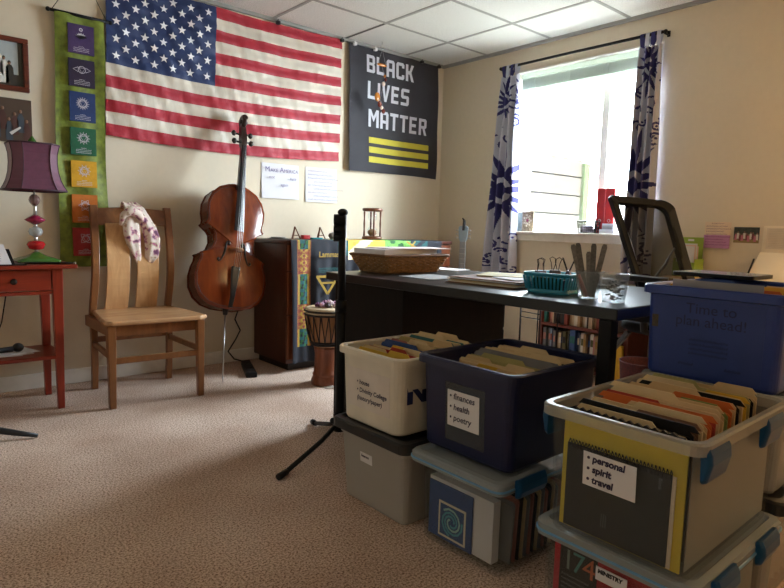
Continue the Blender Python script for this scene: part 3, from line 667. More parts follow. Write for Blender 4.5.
for i, (z, sx) in enumerate(((1.09, -1), (1.105, 1), (1.15, -1), (1.165, 1))):
    y = -.012 + (z - 1.09) * .3
    pgb = B().tube([cel(-sx * .022, y, Z0c + z), cel(sx * .045, y, Z0c + z)], [.005, .007], 8)
    pgb.tube([cel(sx * .043, y, Z0c + z), cel(sx * .052, y, Z0c + z), cel(sx * .066, y, Z0c + z), cel(sx * .075, y, Z0c + z)], [.007, .018, .018, .007], 10, flat=.55)
    pgb.build('tuning_peg', m_ebony, cello)
BZ = Z0c + .375
B().loft([[cel(x, y0, BZ - .005), cel(x, y0, BZ + .005), cel(x, y1, BZ + .003), cel(x, y1, BZ - .003)] for x, y0, y1 in ((-.046, -.020, -.05), (-.03, -.022, -.07), (-.012, -.03, -.082), (.012, -.03, -.082), (.03, -.022, -.07), (.046, -.020, -.05))], sm=False).build('bridge', wood('pale_maple', '#a9743e', '#bb8650', 'x', .4), cello)
B().loft([[cel(-w_, y, z), cel(w_, y, z), cel(w_ * .7, y - .010, z), cel(-w_ * .7, y - .010, z)] for z, w_, y in ((Z0c + .01, .014, -.014), (Z0c + .08, .017, -.035), (Z0c + .24, .030, -.05), (Z0c + .262, .030, -.05))], sm=False).build('tailpiece', m_ebony, cello, bevel=.002)
for x in (-.018, -.006, .006, .018):
    B().tube([cel(x * .9, -.058, Z0c + .25), cel(x * 1.0, -.084, BZ), cel(x * .5, -.046, Z0c + 1.065)], .0011, 5).build('string', m_steel, cello)
B().tube([cel(0, .05, Z0c + .012), cel(0, .05, Z0c - .03)], [.02, .013], 12).build('end_button', m_ebony, cello)
ep = B().tube([cel(0, .05, Z0c - .02), (E0 + Vector((0, .005, .03)))], .004, 8).tube([E0 + Vector((0, .005, .035)), E0 + Vector((0, .004, .0))], [.006, .002], 8)
ep.build('endpin', m_steel, cello)

# ------------------------------------------------------------------ credenza behind the cello with its cloth
m_cher = wood('dark_cherry', '#3a160b', '#4d2010', 'z', .3, 6); m_chl = wood('lit_cherry_edge', '#6b351c', '#7d4224', 'z', .35)  # second, lighter cherry puts the light on the front edge into the colour
cb = thing('credenza', 'long dark cherry credenza against the back wall, cloth over its front', 'cabinet', (-1.07, -.25, 0))
CX0, CX1 = -1.835, -.34
B().box(CX0, CX1, -.465, -.03, .05, .835).build('body', m_cher, cb, bevel=.003)
B().box(CX0 - .012, CX1 + .012, -.49, -.02, .835, .86).build('top', m_cher, cb, bevel=.004)
B().box(CX0 + .03, CX1 - .03, -.44, -.05, 0, .05).build('plinth', pm('dark_plinth', '#1d0f0a', .5), cb)
for k in range(3):
    for i in range(3):
        xa = CX0 + .002 + i * (CX1 - CX0) / 3; z0, z1 = ((.08, .37), (.376, .655), (.661, .83))[k]
        d = B().box(xa, xa + (CX1 - CX0) / 3 - .006, -.486, -.466, z0, z1).build('drawer', m_chl, cb, bevel=.003)
        B().tube([(xa + .25 - .05, -.49, (z0 + z1) / 2), (xa + .25 + .05, -.49, (z0 + z1) / 2)], .004, 8).build('handle', m_brass, d)
# cloth over the front
m_navy = pm('navy_cloth', '#131724', .8, var=(14, .12), bump=(50, .15)); m_orn = pm('orange_embroidery', '#8a4f22', .8, var=(120, .5)); m_gold = pm('gold_embroidery', '#a08325', .7, var=(90, .2)); m_grn = pm('green_embroidery', '#245c30', .8, var=(70, .4)); m_teal = pm('teal_embroidery', '#145456', .8, var=(60, .3)); m_dkred = pm('dark_red_embroidery', '#7a2f1f', .75); m_lime = pm('bright_green_embroidery', '#6bb04a', .7, var=(60, .35)); m_yel = pm('yellow_silk', '#e0b63a', .6, var=(30, .15)); m_cre = pm('cream_silk', '#ddd3b0', .6)
KX0, KX1 = -1.828, -.47
def cf(u, t):
    """u along the cabinet, t down the path: over the top then down the front"""
    x = KX0 + (KX1 - KX0) * u
    Ltop, Lf = .30, .80
    d = t * (Ltop + Lf)
    if d < Ltop: return (x, -.195 - d, .8625 + .001 * math.sin(u * 40))
    e = d - Ltop; fold = .010 * math.sin(u * 46 + e * 2) * min(1, e * 4) + .006 * math.sin(u * 97 + 1) * min(1, e * 3)
    xx = x + (-.01 + .03 * (1 - u)) * e * .3 * (1 if u < .3 else 0)
    return (xx, -.508 - fold - .012 * e, .862 - e)
def cmat(u, t):
    x = KX0 + (KX1 - KX0) * u; d = t * 1.10; e = d - .30
    if e < -.29: return 0
    xs = x - .0
    if -1.785 < xs < -1.68 and e < .70:
        a = abs(((xs + 1.785) / .105) - .5) * 2
        if a > .86: return 1
        cyc = (e + .3) % .36
        if cyc < .16:   # interlaced knot work
            k = math.sin((e) * 75) * .5
            return 1 if abs(a - abs(k) * 1.6) < .22 or a > .8 else (2 if abs(a - abs(k) * .8) < .2 else 5)
        return 2 if a > .58 else (4 if math.sin(e * 120) * math.cos(xs * 90) > .1 else (0 if math.sin(e * 60 + xs * 200) > .4 else 3))
    if -1.38 < x < -1.05 and e < .13: return 6 if math.sin(x * 22 + e * 30) > -.35 else 7
    if -1.05 < x < -.80 and e < .16: return 8 if math.sin(x * 60 + e * 50) + math.cos(e * 90 - x * 35) > -.55 else 3
    if -.80 < x < -.62 and e < .13: return 4 if math.sin(x * 50 + e * 80) > -.2 else 0
    if -1.46 < x < -1.38 and e < .10: return 4
    return 0
clo = B().slab(lambda u, v: (cf(u, 1 - v), Vector((0, -.7, .7))), 190, 150, .002, lambda u, v: cmat(u, 1 - v)).build('embroidered_cloth', [m_navy, m_orn, m_gold, m_grn, m_teal, m_dkred, m_yel, m_cre, m_lime])
tag(clo, 'navy cloth with embroidered band and gold triangle draped over the credenza', 'cloth')
b = B(); YL = -.533
b.text('Lammas', .05, (-1.632, YL, .752), XE, ZU, bold=.0012).build('lettering', m_gold, clo)
b = B()
for k in range(3): b.scrawl(-1.632, .672 - k * .012, .19, .012, .005, (0, YL, 0), XE, ZU)
b.build('teal_stitching', m_teal, clo)
tri = B(); tw_ = .0165
SX = -.05
tri.ribbon([(-1.60 + SX, .622), (-1.42 + SX, .622)], tw_, (0, YL, 0), XE, ZU).ribbon([(-1.597 + SX, .626), (-1.51 + SX, .505)], tw_, (0, YL - .001, 0), XE, ZU).ribbon([(-1.423 + SX, .626), (-1.51 + SX, .505)], tw_, (0, YL - .001, 0), XE, ZU).ribbon([(-1.568 + SX, .58), (-1.452 + SX, .58)], tw_ * .8, (0, YL - .0005, 0), XE, ZU)
tri.build('gold_triangle', m_gold, clo)
b = B(); b.ribbon([(-.86, .858), (-.74, .80)], .014, (0, -.53, 0), XE, ZU).ribbon([(-.83, .80), (-.77, .86)], .012, (0, -.531, 0), XE, ZU).build('gold_stroke', m_gold, clo)
# small things on top of the credenza
m_pale = wood('pale_wood', '#b08a5c', '#c59d6d', 'z', .5); m_walnut = wood('walnut', '#5d3520', '#74452b', 'z', .35)
def easel(x, y, label):
    t = thing('display_easel', label, 'easel', (x, y, .866))
    B().bar((x - .03, y - .02, .8665), (x, y, .945), .009, .007).bar((x + .03, y - .02, .8665), (x, y, .945), .009, .007).bar((x - .018, y - .014, .89), (x + .018, y - .014, .89), .006, .006).build('front_frame', m_walnut, t)
    B().bar((x, y + .035, .8665), (x, y, .94), .008, .006).build('rear_leg', m_walnut, t)
easel(-1.735, -.40, 'small wooden easel stand at the left end of the credenza top')
easel(-1.49, -.33, 'small wooden easel stand beside the shells on the credenza')
tag(B().loft([rr(-1.69, -1.63, -.43, -.39, z, .01) for z in (.866, .872, .888, .892)]).build('trinket_box', pm('red_lacquer', '#a0282a', .3)), 'small red box on the credenza between the two easels', 'box')
tag(B().loft([rr(-1.62, -1.53, -.43, -.37, z, .01) for z in (.866, .872, .876)]).build('dish', pm('teal_glaze', '#1f7f86', .25)), 'flat teal dish on the credenza top', 'dish')
for i, (x, y, r, lab) in enumerate(((-1.42, -.38, (.03, .024, .024), 'larger grey pebble-like shell on the credenza by the easel'), (-1.36, -.39, (.02, .018, .018), 'smaller pale shell on the credenza beside the larger one'))):
    sb_ = B().ball((x, y, .866 + r[2] * .95), r)
    for v in sb_.v: v.z += .002 * math.sin(v.x * 300)
    tag(sb_.build('shell', pm(('mottled_shell', 'cream_shell')[i], ('#8d8478', '#b7a894')[i], .4, var=(60, .3))), lab, 'shell')
tag(B().box(-1.80, -1.76, -.36, -.18, .8605, .868).box(-1.80, -1.77, -.34, -.2, .868, .874).build('small_book', pm('grey_cover', '#6a6a68', .6), bevel=.002), 'thin grey booklet at the left end of the credenza top', 'book')
HX, HY = -1.05, -.36
hg = thing('hourglass', 'tall wooden hourglass standing on the credenza', 'hourglass', (HX, HY, .866))
B().lathe([(.07, .866), (.075, .872), (.075, .884), (.066, .89)], (HX, HY, 0), 20).build('base', m_walnut, hg)
B().lathe([(.066, 1.07), (.075, 1.076), (.075, 1.088), (.07, 1.094)], (HX, HY, 0), 20).build('cap', m_walnut, hg)
for q in range(4):
    a = PI / 4 + q * PI / 2 + .3
    B().lathe([(.006, .888), (.0075, .90), (.005, .94), (.007, .98), (.005, 1.02), (.0075, 1.06), (.006, 1.072)], (HX + .06 * math.cos(a), HY + .06 * math.sin(a), 0), 8).build('post', m_walnut, hg)
B().lathe([(.02, .89), (.036, .91), (.036, .94), (.018, .966), (.006, .98), (.018, .994), (.036, 1.02), (.036, 1.05), (.02, 1.07)], (HX, HY, 0), 20, caps=False).build('glass_bulb', m_glass, hg)
B().lathe([(.02, .8925), (.033, .91), (.033, .928), (.02, .938), (.004, .944)], (HX, HY, 0), 16).build('sand', pm('tan_sand', '#8a6a4a', .9), hg)
for i, (x, lab) in enumerate(((-1.33, 'brass bell-like ornament on the credenza behind the basket'),)):
    tag(B().lathe([(.022, .8635), (.02, .872), (.012, .885), (.01, .892), (.014, .897), (.004, .902)], (x, -.4, 0), 12).build('brass_ornament', m_brass), lab, 'ornament')
# power strip, cord, drum
ps = thing('power_strip', 'black power strip lying on the carpet beside the credenza', 'power strip', (-2.08, -.43, 0))
B().hexa([(-1.99, -.14, 0), (-1.93, -.15, 0), (-2.06, -.50, 0), (-2.125, -.475, 0), (-1.99, -.14, .035), (-1.93, -.15, .035), (-2.06, -.50, .035), (-2.125, -.475, .035)]).build('housing', m_black, ps, bevel=.006)
for k in range(4):
    t = .2 + .2 * k; cx, cy = -1.96 - .132 * t, -.145 - .342 * t
    B().box(cx - .013, cx + .013, cy - .013, cy + .013, .0345, .037).build('socket', pm('dark_grey_socket', '#2b2b2e', .6), ps)
B().tube([(-1.96, -.145, .02), (-2.02, -.10, .04), (-2.05, -.07, .09), (-1.98, -.04, .16), (-1.94, -.03, .22), (-1.98, -.03, .30), (-1.95, -.03, .38), (-1.90, -.03, .42)], .005, 7).build('cord', m_black, ps)
DX, DY = -1.785, -.855
dj = thing('djembe', 'carved djembe drum with roped skin in front of the credenza', 'drum', (DX, DY, 0))
m_dj = wood('carved_drum_wood', '#6b3418', '#85482a', 'z', .4); m_djb = wood('drum_bowl_wood', '#8f6038', '#a8774a', 'z', .45); m_hide = pm('drum_hide', '#d2bd9c', .7, var=(12, .08)); m_rope = pm('dark_rope', '#251d1b', .8)
B().lathe([(.088, 0), (.092, .01), (.09, .03), (.082, .05), (.08, .06), (.084, .065), (.078, .07), (.072, .12), (.07, .18), (.074, .215), (.08, .235)], (DX, DY, 0), 28).build('foot', m_dj, dj)
bw = B().lathe([(.08, .235), (.098, .27), (.112, .32), (.122, .38), (.128, .44), (.129, .455)], (DX, DY, 0), 28, caps=False).build('bowl', m_djb, dj)
B().lathe([(.131, .425), (.133, .445), (.131, .466), (.122, .471), (.02, .472)], (DX, DY, 0), 28).build('drum_skin', m_hide, dj)
for z, r, th in ((.43, .134, .006), (.452, .134, .006), (.262, .098, .007), (.248, .092, .006)):
    B().tube([(DX + r * math.cos(a), DY + r * math.sin(a), z) for a in [2 * PI * i / 32 for i in range(32)]], th, 6, closed=True).build('rope_ring', m_rope, bw)
zz = B(); n = 18
for i in range(n):
    a0, a1 = 2 * PI * i / n, 2 * PI * (i + .5) / n; a2 = 2 * PI * (i + 1) / n
    P = lambda a, t: (DX + (.1 + .036 * t ** .8) * math.cos(a), DY + (.1 + .036 * t ** .8) * math.sin(a), .262 + .17 * t)
    zz.tube([P(a0 + (a1 - a0) * t, 1 - t) for t in (0, .25, .5, .75, 1)], .0032, 5).tube([P(a1 + (a2 - a1) * t, t) for t in (0, .25, .5, .75, 1)], .0032, 5)
zz.build('rope_lacing', m_rope, bw)
m_pet = [pm('pink_petal', '#c79bb8', .6), pm('purple_petal', '#6d3c6a', .6), pm('pale_petal', '#e2cdd6', .6), pm('dark_stone', '#3c2f35', .5)]
for i in range(11):
    a = i * 2.4; r = .022 * math.sqrt(i); x, y = DX + r * math.cos(a) + .0, DY - .01 + r * math.sin(a) * .7
    lab = ('pink', 'purple', 'pale pink', 'dark')[i % 4] + ' flower head in the heap on the drum skin, ' + ORD[i // 4 + 1] + ' of its colour'
    fb = B()
    for q in range(6): fb.ball((x + .011 * math.cos(q * PI / 3), y + .011 * math.sin(q * PI / 3), .487 + .012 * (i < 4)), (.010, .010, .012), 0, 8, 5)
    fb.ball((x, y, .489 + .012 * (i < 4)), (.009, .009, .0165), 0, 8, 5)
    tag(fb.build('flower_head', m_pet[i % 4]), lab, 'flower', 'flower heads on the drum')
wc = B().tube([(DX + .12, DY - .06, .005), (DX + .02, DY - .12, .005), (DX - .06, DY - .115, .005), (DX - .075, DY - .09, .006), (DX - .07, DY - .098, .007), (DX - .02, DY - .10, .008), (DX - .035, DY - .14, .005), (DX - .01, DY - .16, .005), (DX + .10, DY - .12, .005), (DX + .2, DY - .1, .005)], .004, 6)
tag(wc.build('white_cord', pm('white_cord_cover', '#cfc8c0', .6)), 'white looped cord on the carpet at the foot of the drum', 'cord')
# acoustic guitar, case, plain board by the corner
gt = thing('guitar', 'guitar with pale blue headstock standing in the corner', 'guitar', (-.30, -.56, 0))
m_gbl = pm('pale_blue_pearl', '#93a9b8', .3); m_gfb = pm('pale_fretboard', '#8f9599', .4)
gx, gyy = -.30, -.555
gh = [(.0, .02), (.01, .08), (.05, .125), (.11, .14), (.17, .13), (.22, .105), (.26, .098), (.30, .105), (.35, .11), (.39, .09), (.415, .03)]
go = [(w_, t + .10) for t, w_ in gh] + [(-w_, t + .10) for t, w_ in reversed(gh)]
B().prism(go, (gx + .05, gyy, 0), Vector((.4, -.916, 0)), ZU, Vector((.916, .4, 0)), .08).build('body', m_gbl, gt, bevel=.006)
gu = Vector((.4, -.916, 0)); gn = Vector((-.916, -.4, 0)); go_ = Vector((gx + .03, gyy, 0))
def gp(a, z, d=0): return go_ + gu * a + gn * d + Vector((0, 0, z))
B().loft([[gp(-w_, z, 0), gp(w_, z, 0), gp(w_, z, .02), gp(-w_, z, .02)] for z, w_ in ((.40, .028), (.86, .022))], sm=False).build('neck', m_gfb, gt)
for k in range(1, 13): z = .855 - .45 * (1 - .93 ** k) * 1.5; B().tube([gp(-.023, z, .021), gp(.023, z, .021)], .0015, 5).build('fret', m_steel, gt)
B().loft([[gp(-w_, z, 0), gp(w_, z, 0), gp(w_, z, .016), gp(-w_, z, .016)] for z, w_ in ((.86, .022), (.88, .034), (.97, .040), (.985, .03))], sm=False).build('headstock', m_gbl, gt, bevel=.003)
for k in range(3):
    for sx in (-1, 1):
        z = .89 + .03 * k
        B().tube([gp(sx * .036, z, .008), gp(sx * .05, z, .008)], .003, 6).ball(gp(sx * .056, z, .008), (.008, .008, .006)).build('tuner', m_steel, gt)
B().bar(gp(.005, .95, .018), gp(.012, 1.03, .03), .018, .014).bar(gp(.012, 1.03, .03), gp(-.004, 1.045, .035), .012, .012).build('clip_on_tuner', m_black, gt)
B().tube([gp(-.1, .0, .06), gp(-.1, .10, .0), gp(-.03, .30, -.09)], .008, 8).tube([gp(.1, .0, .06), gp(.1, .10, .0), gp(.03, .30, -.09)], .008, 8).tube([gp(0, .0, -.22), gp(0, .30, -.09)], .008, 8).build('floor_stand', m_blackm, gt)
tag(B().hexa([(-.322, -.30, 0), (-.225, -.30, 0), (-.225, -.275, 0), (-.322, -.275, 0), (-.322, -.06, .86), (-.225, -.06, .86), (-.225, -.035, .86), (-.322, -.035, .86)]).build('wood_board', m_pale, bevel=.003), 'plain pale wood board leaning between the credenza and the guitar', 'board')
# ------------------------------------------------------------------ curtains, rod, window sill things
m_curp = pm('pale_lavender_cotton', '#b9bccb', .8, var=(10, .06)); m_curn = pm('navy_batik_print', '#2b2a66', .8, var=(18, .18))
rod = thing('curtain_rod', 'thin black curtain rod above the window', 'curtain rod', (-.06, -1.32, 2.209))
B().tube([(-.06, -.685, 2.209), (-.06, -1.30, 2.211), (-.06, -1.975, 2.209)], .010, 10).build('rod', m_black, rod)
for y in (-.685, -1.975): B().ball((-.06, y, 2.209), .013).build('finial', m_black, rod)
for y in (-.69, -1.97):
    B().box(-.01, 0, y - .008, y + .008, 2.19, 2.225).tube([(0, y, 2.20), (-.06, y, 2.198)], .005, 8).build('bracket', m_black, rod)
def curtain(label, y0t, y1t, y0b, y1b, ztop, zbot, flowers, seed):
    """y0 is the left (far) edge as seen from the room"""
    rnd = random.Random(seed)
    arcs = []
    for _ in range(90):
        arcs.append((rnd.uniform(0, .30), rnd.uniform(zbot, ztop - .1), rnd.uniform(.016, .036), rnd.uniform(0, 2 * PI), rnd.uniform(2.6, 4.6)))
    def inkat(u, z):
        s = u * .30
        for fs, fz, R in flowers:
            dx, dz = s - fs, (z - fz) * .8; r = math.hypot(dx, dz); a = math.atan2(dz, dx)
            if r < R:
                sp = abs(((a * 9 / PI) % 1) - .5) * 2
                ln = R * (.62 + .38 * math.sin(a * 5 + 1) ** 2)
                if .18 * R < r < .28 * R and abs(math.sin(a)) > .3: return 0
                if r < .4 * R: return 1
                if r < ln and sp > (r - .35 * R) / (ln - .35 * R): return 1
                if r < R * .95: return 0
        for ax_, az_, ar, a0, al in arcs:
            dx, dz = s - ax_, z - az_; r = math.hypot(dx, dz)
            if abs(r - ar) < .0065 and ((math.atan2(dz, dx) - a0) % (2 * PI)) < al: return 1
            if r < .007: return 1
        return 0
    def pt(u, v):
        z = zbot + (ztop - .07 - zbot) * v
        y = (y0b + (y1b - y0b) * u) * (1 - v) + (y0t + (y1t - y0t) * u) * v
        amp = .020 + .014 * (1 - v)
        x = -.062 - amp * math.sin(u * 2 * PI * 3.5 + .8 + .5 * math.sin(v * 4)) - .006 * math.sin(u * 31 + v * 9)
        return (x, y, z)
    o = thing('curtain', label, 'curtain', (-.06, (y0t + y1t) / 2, zbot), 'batik curtains at the window')
    B().slab(lambda u, v: (pt(u, v), Vector((-1, 0, 0))), 90, 300, .002, lambda u, v: inkat(u, zbot + (ztop - .07 - zbot) * v)).build('cloth', [m_curp, m_curn], o)
    n = 4
    for k in range(n):
        u = (k + .5) / n; y = y0t + (y1t - y0t) * u; x0 = pt(u, 1)[0]
        path = [(x0, y, ztop - .075), (-.078, y, ztop - .02), (-.076, y, ztop + .008), (-.060, y, ztop + .015), (-.044, y, ztop + .008), (-.042, y, ztop - .02), (x0 + .006, y, ztop - .075)]
        t = B(); wd = .013
        for a, b in zip(path[:-1], path[1:]): t.add([(a[0], a[1] - wd, a[2]), (a[0], a[1] + wd, a[2]), (b[0], b[1] + wd, b[2]), (b[0], b[1] - wd, b[2])], [(0, 1, 2, 3)])
        t.build('tab_loop', m_curp if k % 2 else m_curn, o)
curtain('left batik curtain with dark blue sunburst, at the far side of the window', -.705, -.868, -.60, -.915, 2.209, .56, [(.13, 1.27, .30), (.10, 1.95, .16)], 3)
curtain('right batik curtain with dark blue sunburst, behind the mesh chair', -1.815, -1.96, -1.80, -1.985, 2.209, .63, [(.06, 1.27, .30), (.15, 2.02, .17)], 5)
SZ = .9545
gcard = thing('greeting_card', 'open picture card standing at the left end of the window sill', 'card', (.03, -.90, SZ))
B().hexa([(.06, -.80, SZ), (.02, -.90, SZ), (.022, -.901, SZ), (.062, -.801, SZ), (.06, -.80, SZ + .15), (.02, -.90, SZ + .15), (.022, -.901, SZ + .15), (.062, -.801, SZ + .15)]).build('left_panel', pm('grey_green_card', '#7f8a84', .7, var=(40, .3)), gcard)
rp = B().hexa([(.02, -.90, SZ), (.03, -1.00, SZ), (.032, -1.0, SZ), (.022, -.90, SZ), (.02, -.90, SZ + .155), (.03, -1.00, SZ + .155), (.032, -1.0, SZ + .155), (.022, -.90, SZ + .155)]).build('right_panel', pm('patterned_card', '#8a7a64', .7, var=(90, .6)), gcard)
dcr = B()
for k in range(14):
    a = k * PI / 7; r = .032 if k % 2 else .02
    dcr.ball((.022, -.95 + r * math.cos(a), SZ + .085 + r * math.sin(a) * 1.3), (.002, .007, .009), 0, 8, 5)
dcr.ball((.021, -.95, SZ + .085), (.002, .009, .011), 1).build('rosette', [pm('pale_rosette', '#cbbfb0', .7), pm('magenta_centre', '#8f2f63', .6)], rp)
tray = thing('wire_tray', 'small dark mesh tray on the window sill left of the red books', 'tray', (.02, -1.48, SZ))
def trayring(g, z, r=.008): return rr(-.03 - g + .02, .03 + g + .02, -1.555 - g, -1.405 + g, z, r)
tb_ = B(); tb_.loft([trayring(-.008, SZ), trayring(-.008, SZ + .004)])
for k, z in enumerate((SZ + .004, SZ + .024, SZ + .044, SZ + .064, SZ + .084)): tb_.tube(trayring(-.008 + .002 * k, z), .003 if k < 4 else .005, 6, closed=True)
for i in range(0, 20): p, q_ = trayring(-.008, SZ)[i], trayring(0, SZ + .084)[i]; tb_.tube([p, q_], .0025, 5)
for k in range(9):
    y = -1.545 + .0163 * k
    for x0, x1 in ((-.003, -.010), (.043, .05)): tb_.tube([(x0, y, SZ), (x1, y, SZ + .084)], .0018, 5)
tb_.build('mesh_basket', pm('dark_bronze_wire', '#33211f', .5), tray)
tag(B().loft([rr(.006, .034, -1.52, -1.44, z, .01) for z in (SZ + .008, SZ + .045, SZ + .055)]).build('note_pad', pm('mauve_paper', '#a08fa6', .8, var=(50, .2))), 'mauve paper pad in the dark mesh tray on the sill', 'pad')
for k, (y0, y1, h, lab) in enumerate(((-1.515, -1.575, .315, 'left of two red binders standing on the window sill'), (-1.582, -1.65, .318, 'right of two red binders standing on the window sill'))):
    bk = thing('binder', lab, 'book', (.09, (y0 + y1) / 2, SZ), 'red binders on the sill')
    mr = pm('red_binder_cover', '#b3262a', .5)
    B().box(.055, .122, y0, y0 - .004, SZ, SZ + h).box(.055, .122, y1, y1 + .004, SZ, SZ + h).box(.051, .056, y0, y1, SZ, SZ + h).build('cover', mr, bk, bevel=.002)
    B().box(.058, .118, y0 - .006, y1 + .006, SZ + .006, SZ + h - .008).build('pages', m_paper, bk)
    B().tube([(.0505, (y0 + y1) / 2, SZ + .12 + .011 * math.cos(a)) if 0 else (.0500, (y0 + y1) / 2 + .010 * math.sin(a), SZ + .09 + .010 * math.cos(a)) for a in [2 * PI * i / 14 for i in range(14)]], .0025, 6, closed=True).build('finger_ring', m_steel, bk)
tag(B().loft([rr(-.02, .045, -1.70, -1.585, z, .01) for z in (SZ, SZ + .03)]).loft([rr(-.01, .04, -1.69, -1.60, z, .008) for z in (SZ + .03, SZ + .07)], 1).build('box_stack', [m_paper, pm('clear_grey_plastic', '#b9bcc0', .4)]), 'pale flat boxes stacked on the sill in front of the right red binder', 'box')

# ------------------------------------------------------------------ notes on the right wall
def wsheet(name, label, y0, y1, z0, z1, mat, cat='paper'):
    return tag(B().slab(lambda u, v: ((-.003 - .006 * (1 - v) ** 2, y0 + (y1 - y0) * u, z0 + (z1 - z0) * v), Vector((-1, 0, 0))), 4, 4, .0008).build(name, mat), label, cat)
nt_ = wsheet('note_sheet', 'two-tone note, cream above and lilac below, on the wall beside the mesh chair', -2.283, -2.43, .888, 1.043, [pm('cream_note', '#dcc7ae', .85)])
b = B().box(-.0112, -.0106, -2.283, -2.431, .887, .966, 0); b.build('lilac_half', pm('lilac_note', '#c08bbb', .85), nt_)
b = B()
for k in range(9): b.scrawl(.012 + .03 * (k == 0), .143 - k * .0158, (.07 if k == 0 else .10 + .02 * (k % 3)), .008, .002, (-.0122, -2.283, .888), XN, ZU)
b.build('handwriting', pm('plum_ink', '#6d3566', .8), nt_)
phw = B().box(-.004, -.001, -2.448, -2.582, .924, 1.015, 0)
phw.box(-.0043, -.004, -2.448, -2.582, .924, .944, 1)
for i in range(11):
    y = -2.46 - i * .0112; z = .965 + .008 * math.sin(i * 1.9)
    phw.prism([(-.007, -.025), (.007, -.025), (.006, .008), (-.006, .008)], (-.0045, y, z), XN, ZU, (-1, 0, 0), .0003, 2 + i % 3); phw.ball((-.0046, y, z + .013), (.001, .0042, .005), 5, 8, 5)
tag(phw.build('photo_print', [pm('photo_dark_foliage', '#2b3027', .4, var=(90, .5)), pm('photo_straw_ground', '#8a7748', .5), pm('photo_pink', '#b5697a', .5), pm('photo_white', '#cfc9c0', .5), pm('photo_maroon', '#6f3038', .5), m_skin]), 'small colour group photograph pinned to the right wall', 'picture')
hp = wsheet('framed_page', 'cream mounted page of faint writing on the right wall at the photo edge', -2.602, -2.86, .876, 1.025, m_cream)
b = B().box(-.0105, -.0098, -2.622, -2.84, .895, 1.012, 0)
for k in range(11): b.scrawl(.03, .125 - k * .0095, .18, .004, .0012, (-.011, -2.602, .876), XN, ZU, 1)
b.build('written_panel', [pm('pale_grey_page', '#cfc6b8', .8), pm('faint_grey_ink', '#a59b90', .8)], hp)
# low white side counter along the right wall (mostly behind the chair and the blue bin)
ct = thing('side_counter', 'low tan counter along the right wall behind the mesh chair', 'counter', (-.22, -2.75, 0))
B().box(-.42, -.02, -3.32, -2.17, .69, .715).build('counter_top', m_pale, ct, bevel=.003)
for y in (-3.29, -2.20): B().box(-.40, -.03, y - .012, y + .012, 0, .69).build('side_panel', m_pale, ct)
fh = thing('file_holder', 'green file holder of papers standing on the counter behind the mesh chair', 'file holder', (-.12, -2.25, .715))
m_lime2 = pm('lime_green_card', '#8ea83e', .6)
B().box(-.19, -.02, -2.315, -2.19, .715, .718).box(-.19, -.187, -2.315, -2.19, .715, .80).box(-.063, -.060, -2.305, -2.17, .715, .948).box(-.187, -.063, -2.315, -2.312, .715, .82).box(-.187, -.063, -2.19, -2.187, .715, .82).build('body', m_lime2, fh)
B().box(-.0645, -.063, -2.25, -2.215, .925, .937).build('paper_tab', m_paper, fh)
for k in range(4): tag(B().box(-.165 + .018 * k, -.162 + .018 * k, -2.298, -2.195, .719, .895 + .008 * (k % 3)).build('document', (m_paper, pm('pale_pink_paper', '#d9b9b3', .8))[k % 2]), ('white', 'pale pink')[k % 2] + ' sheaf in the green file holder, ' + ('front one' if k < 2 else 'rear one') , 'paper')
wp = B().hexa([(-.17, -2.585, .7155), (-.17, -2.84, .7155), (-.168, -2.84, .7155), (-.168, -2.585, .7155), (-.02, -2.60, .875), (-.02, -2.84, .875), (-.018, -2.84, .875), (-.018, -2.60, .875)])
tag(wp.build('leaning_sheet', m_cream), 'large pale sheet leaning on the right wall behind the blue bin', 'paper')
tag(B().tube([(-.21, -2.60, .72), (-.06, -2.585, .835)], .005, 8).build('pencil', m_black), 'black pencil leaning against the pale sheet by the right wall', 'pencil')

# ------------------------------------------------------------------ desk
dk = thing('desk', 'black desk in the middle of the room, boxes stacked at its front', 'desk', (-1.81, -2.19, 0))
DX0, DX1, DY0, DY1 = -2.205, -1.42, -2.935, -1.445
B().box(DX0, DX1, DY0, DY1, .703, .74).build('desktop', m_deskblack, dk, bevel=.004)
B().box(-2.17, -1.50, -1.965, -1.475, .02, .703).build('pedestal', m_darkwood, dk, bevel=.003)
for k in range(3): B().box(-1.50, -1.485, -1.96, -1.48, .04 + .22 * k, .25 + .22 * k).build('drawer', m_darkwood, dk, bevel=.003)
for x in (-2.18, -1.46): B().box(x - .021, x + .021, -2.918, -2.876, 0, .703).build('leg', m_blackm, dk, bevel=.003)
B().box(-1.47, -1.45, -2.9, -1.97, .60, .703).build('apron', m_black, dk)
# tripod stand in front of the desk corner
mt = thing('tripod_stand', 'black tripod stand with clutch fittings at the desk corner', 'stand', (-2.36, -1.79, 0))
MX, MY = -2.362, -1.79
B().tube([(MX, MY, .10), (MX, MY, .62)], .019, 12).tube([(MX, MY, .62), (MX, MY, 1.01)], .0165, 12).build('pole', m_blackm, mt)
B().tube([(MX, MY, .60), (MX, MY, .65)], .023, 12).build('clutch', m_black, mt)
for z, r in ((.985, .022), (.945, .018), (.912, .018)):
    u = Vector((-.755, .655, 0)).normalized()
    B().tube([Vector((MX, MY, z)) - u * .014, Vector((MX, MY, z)) + u * .036], r, 12).build('clamp_knob', m_black, mt)
B().ball((MX, MY, 1.015), (.022, .022, .016)).build('head', m_black, mt)
B().tube([(MX, MY, .085), (MX, MY, .16)], .024, 14).build('hub', m_black, mt)
B().tube([(MX - .03, MY - .008, .13), (MX - .05, MY - .02, .145)], .012, 10).build('leg_knob', m_black, mt)
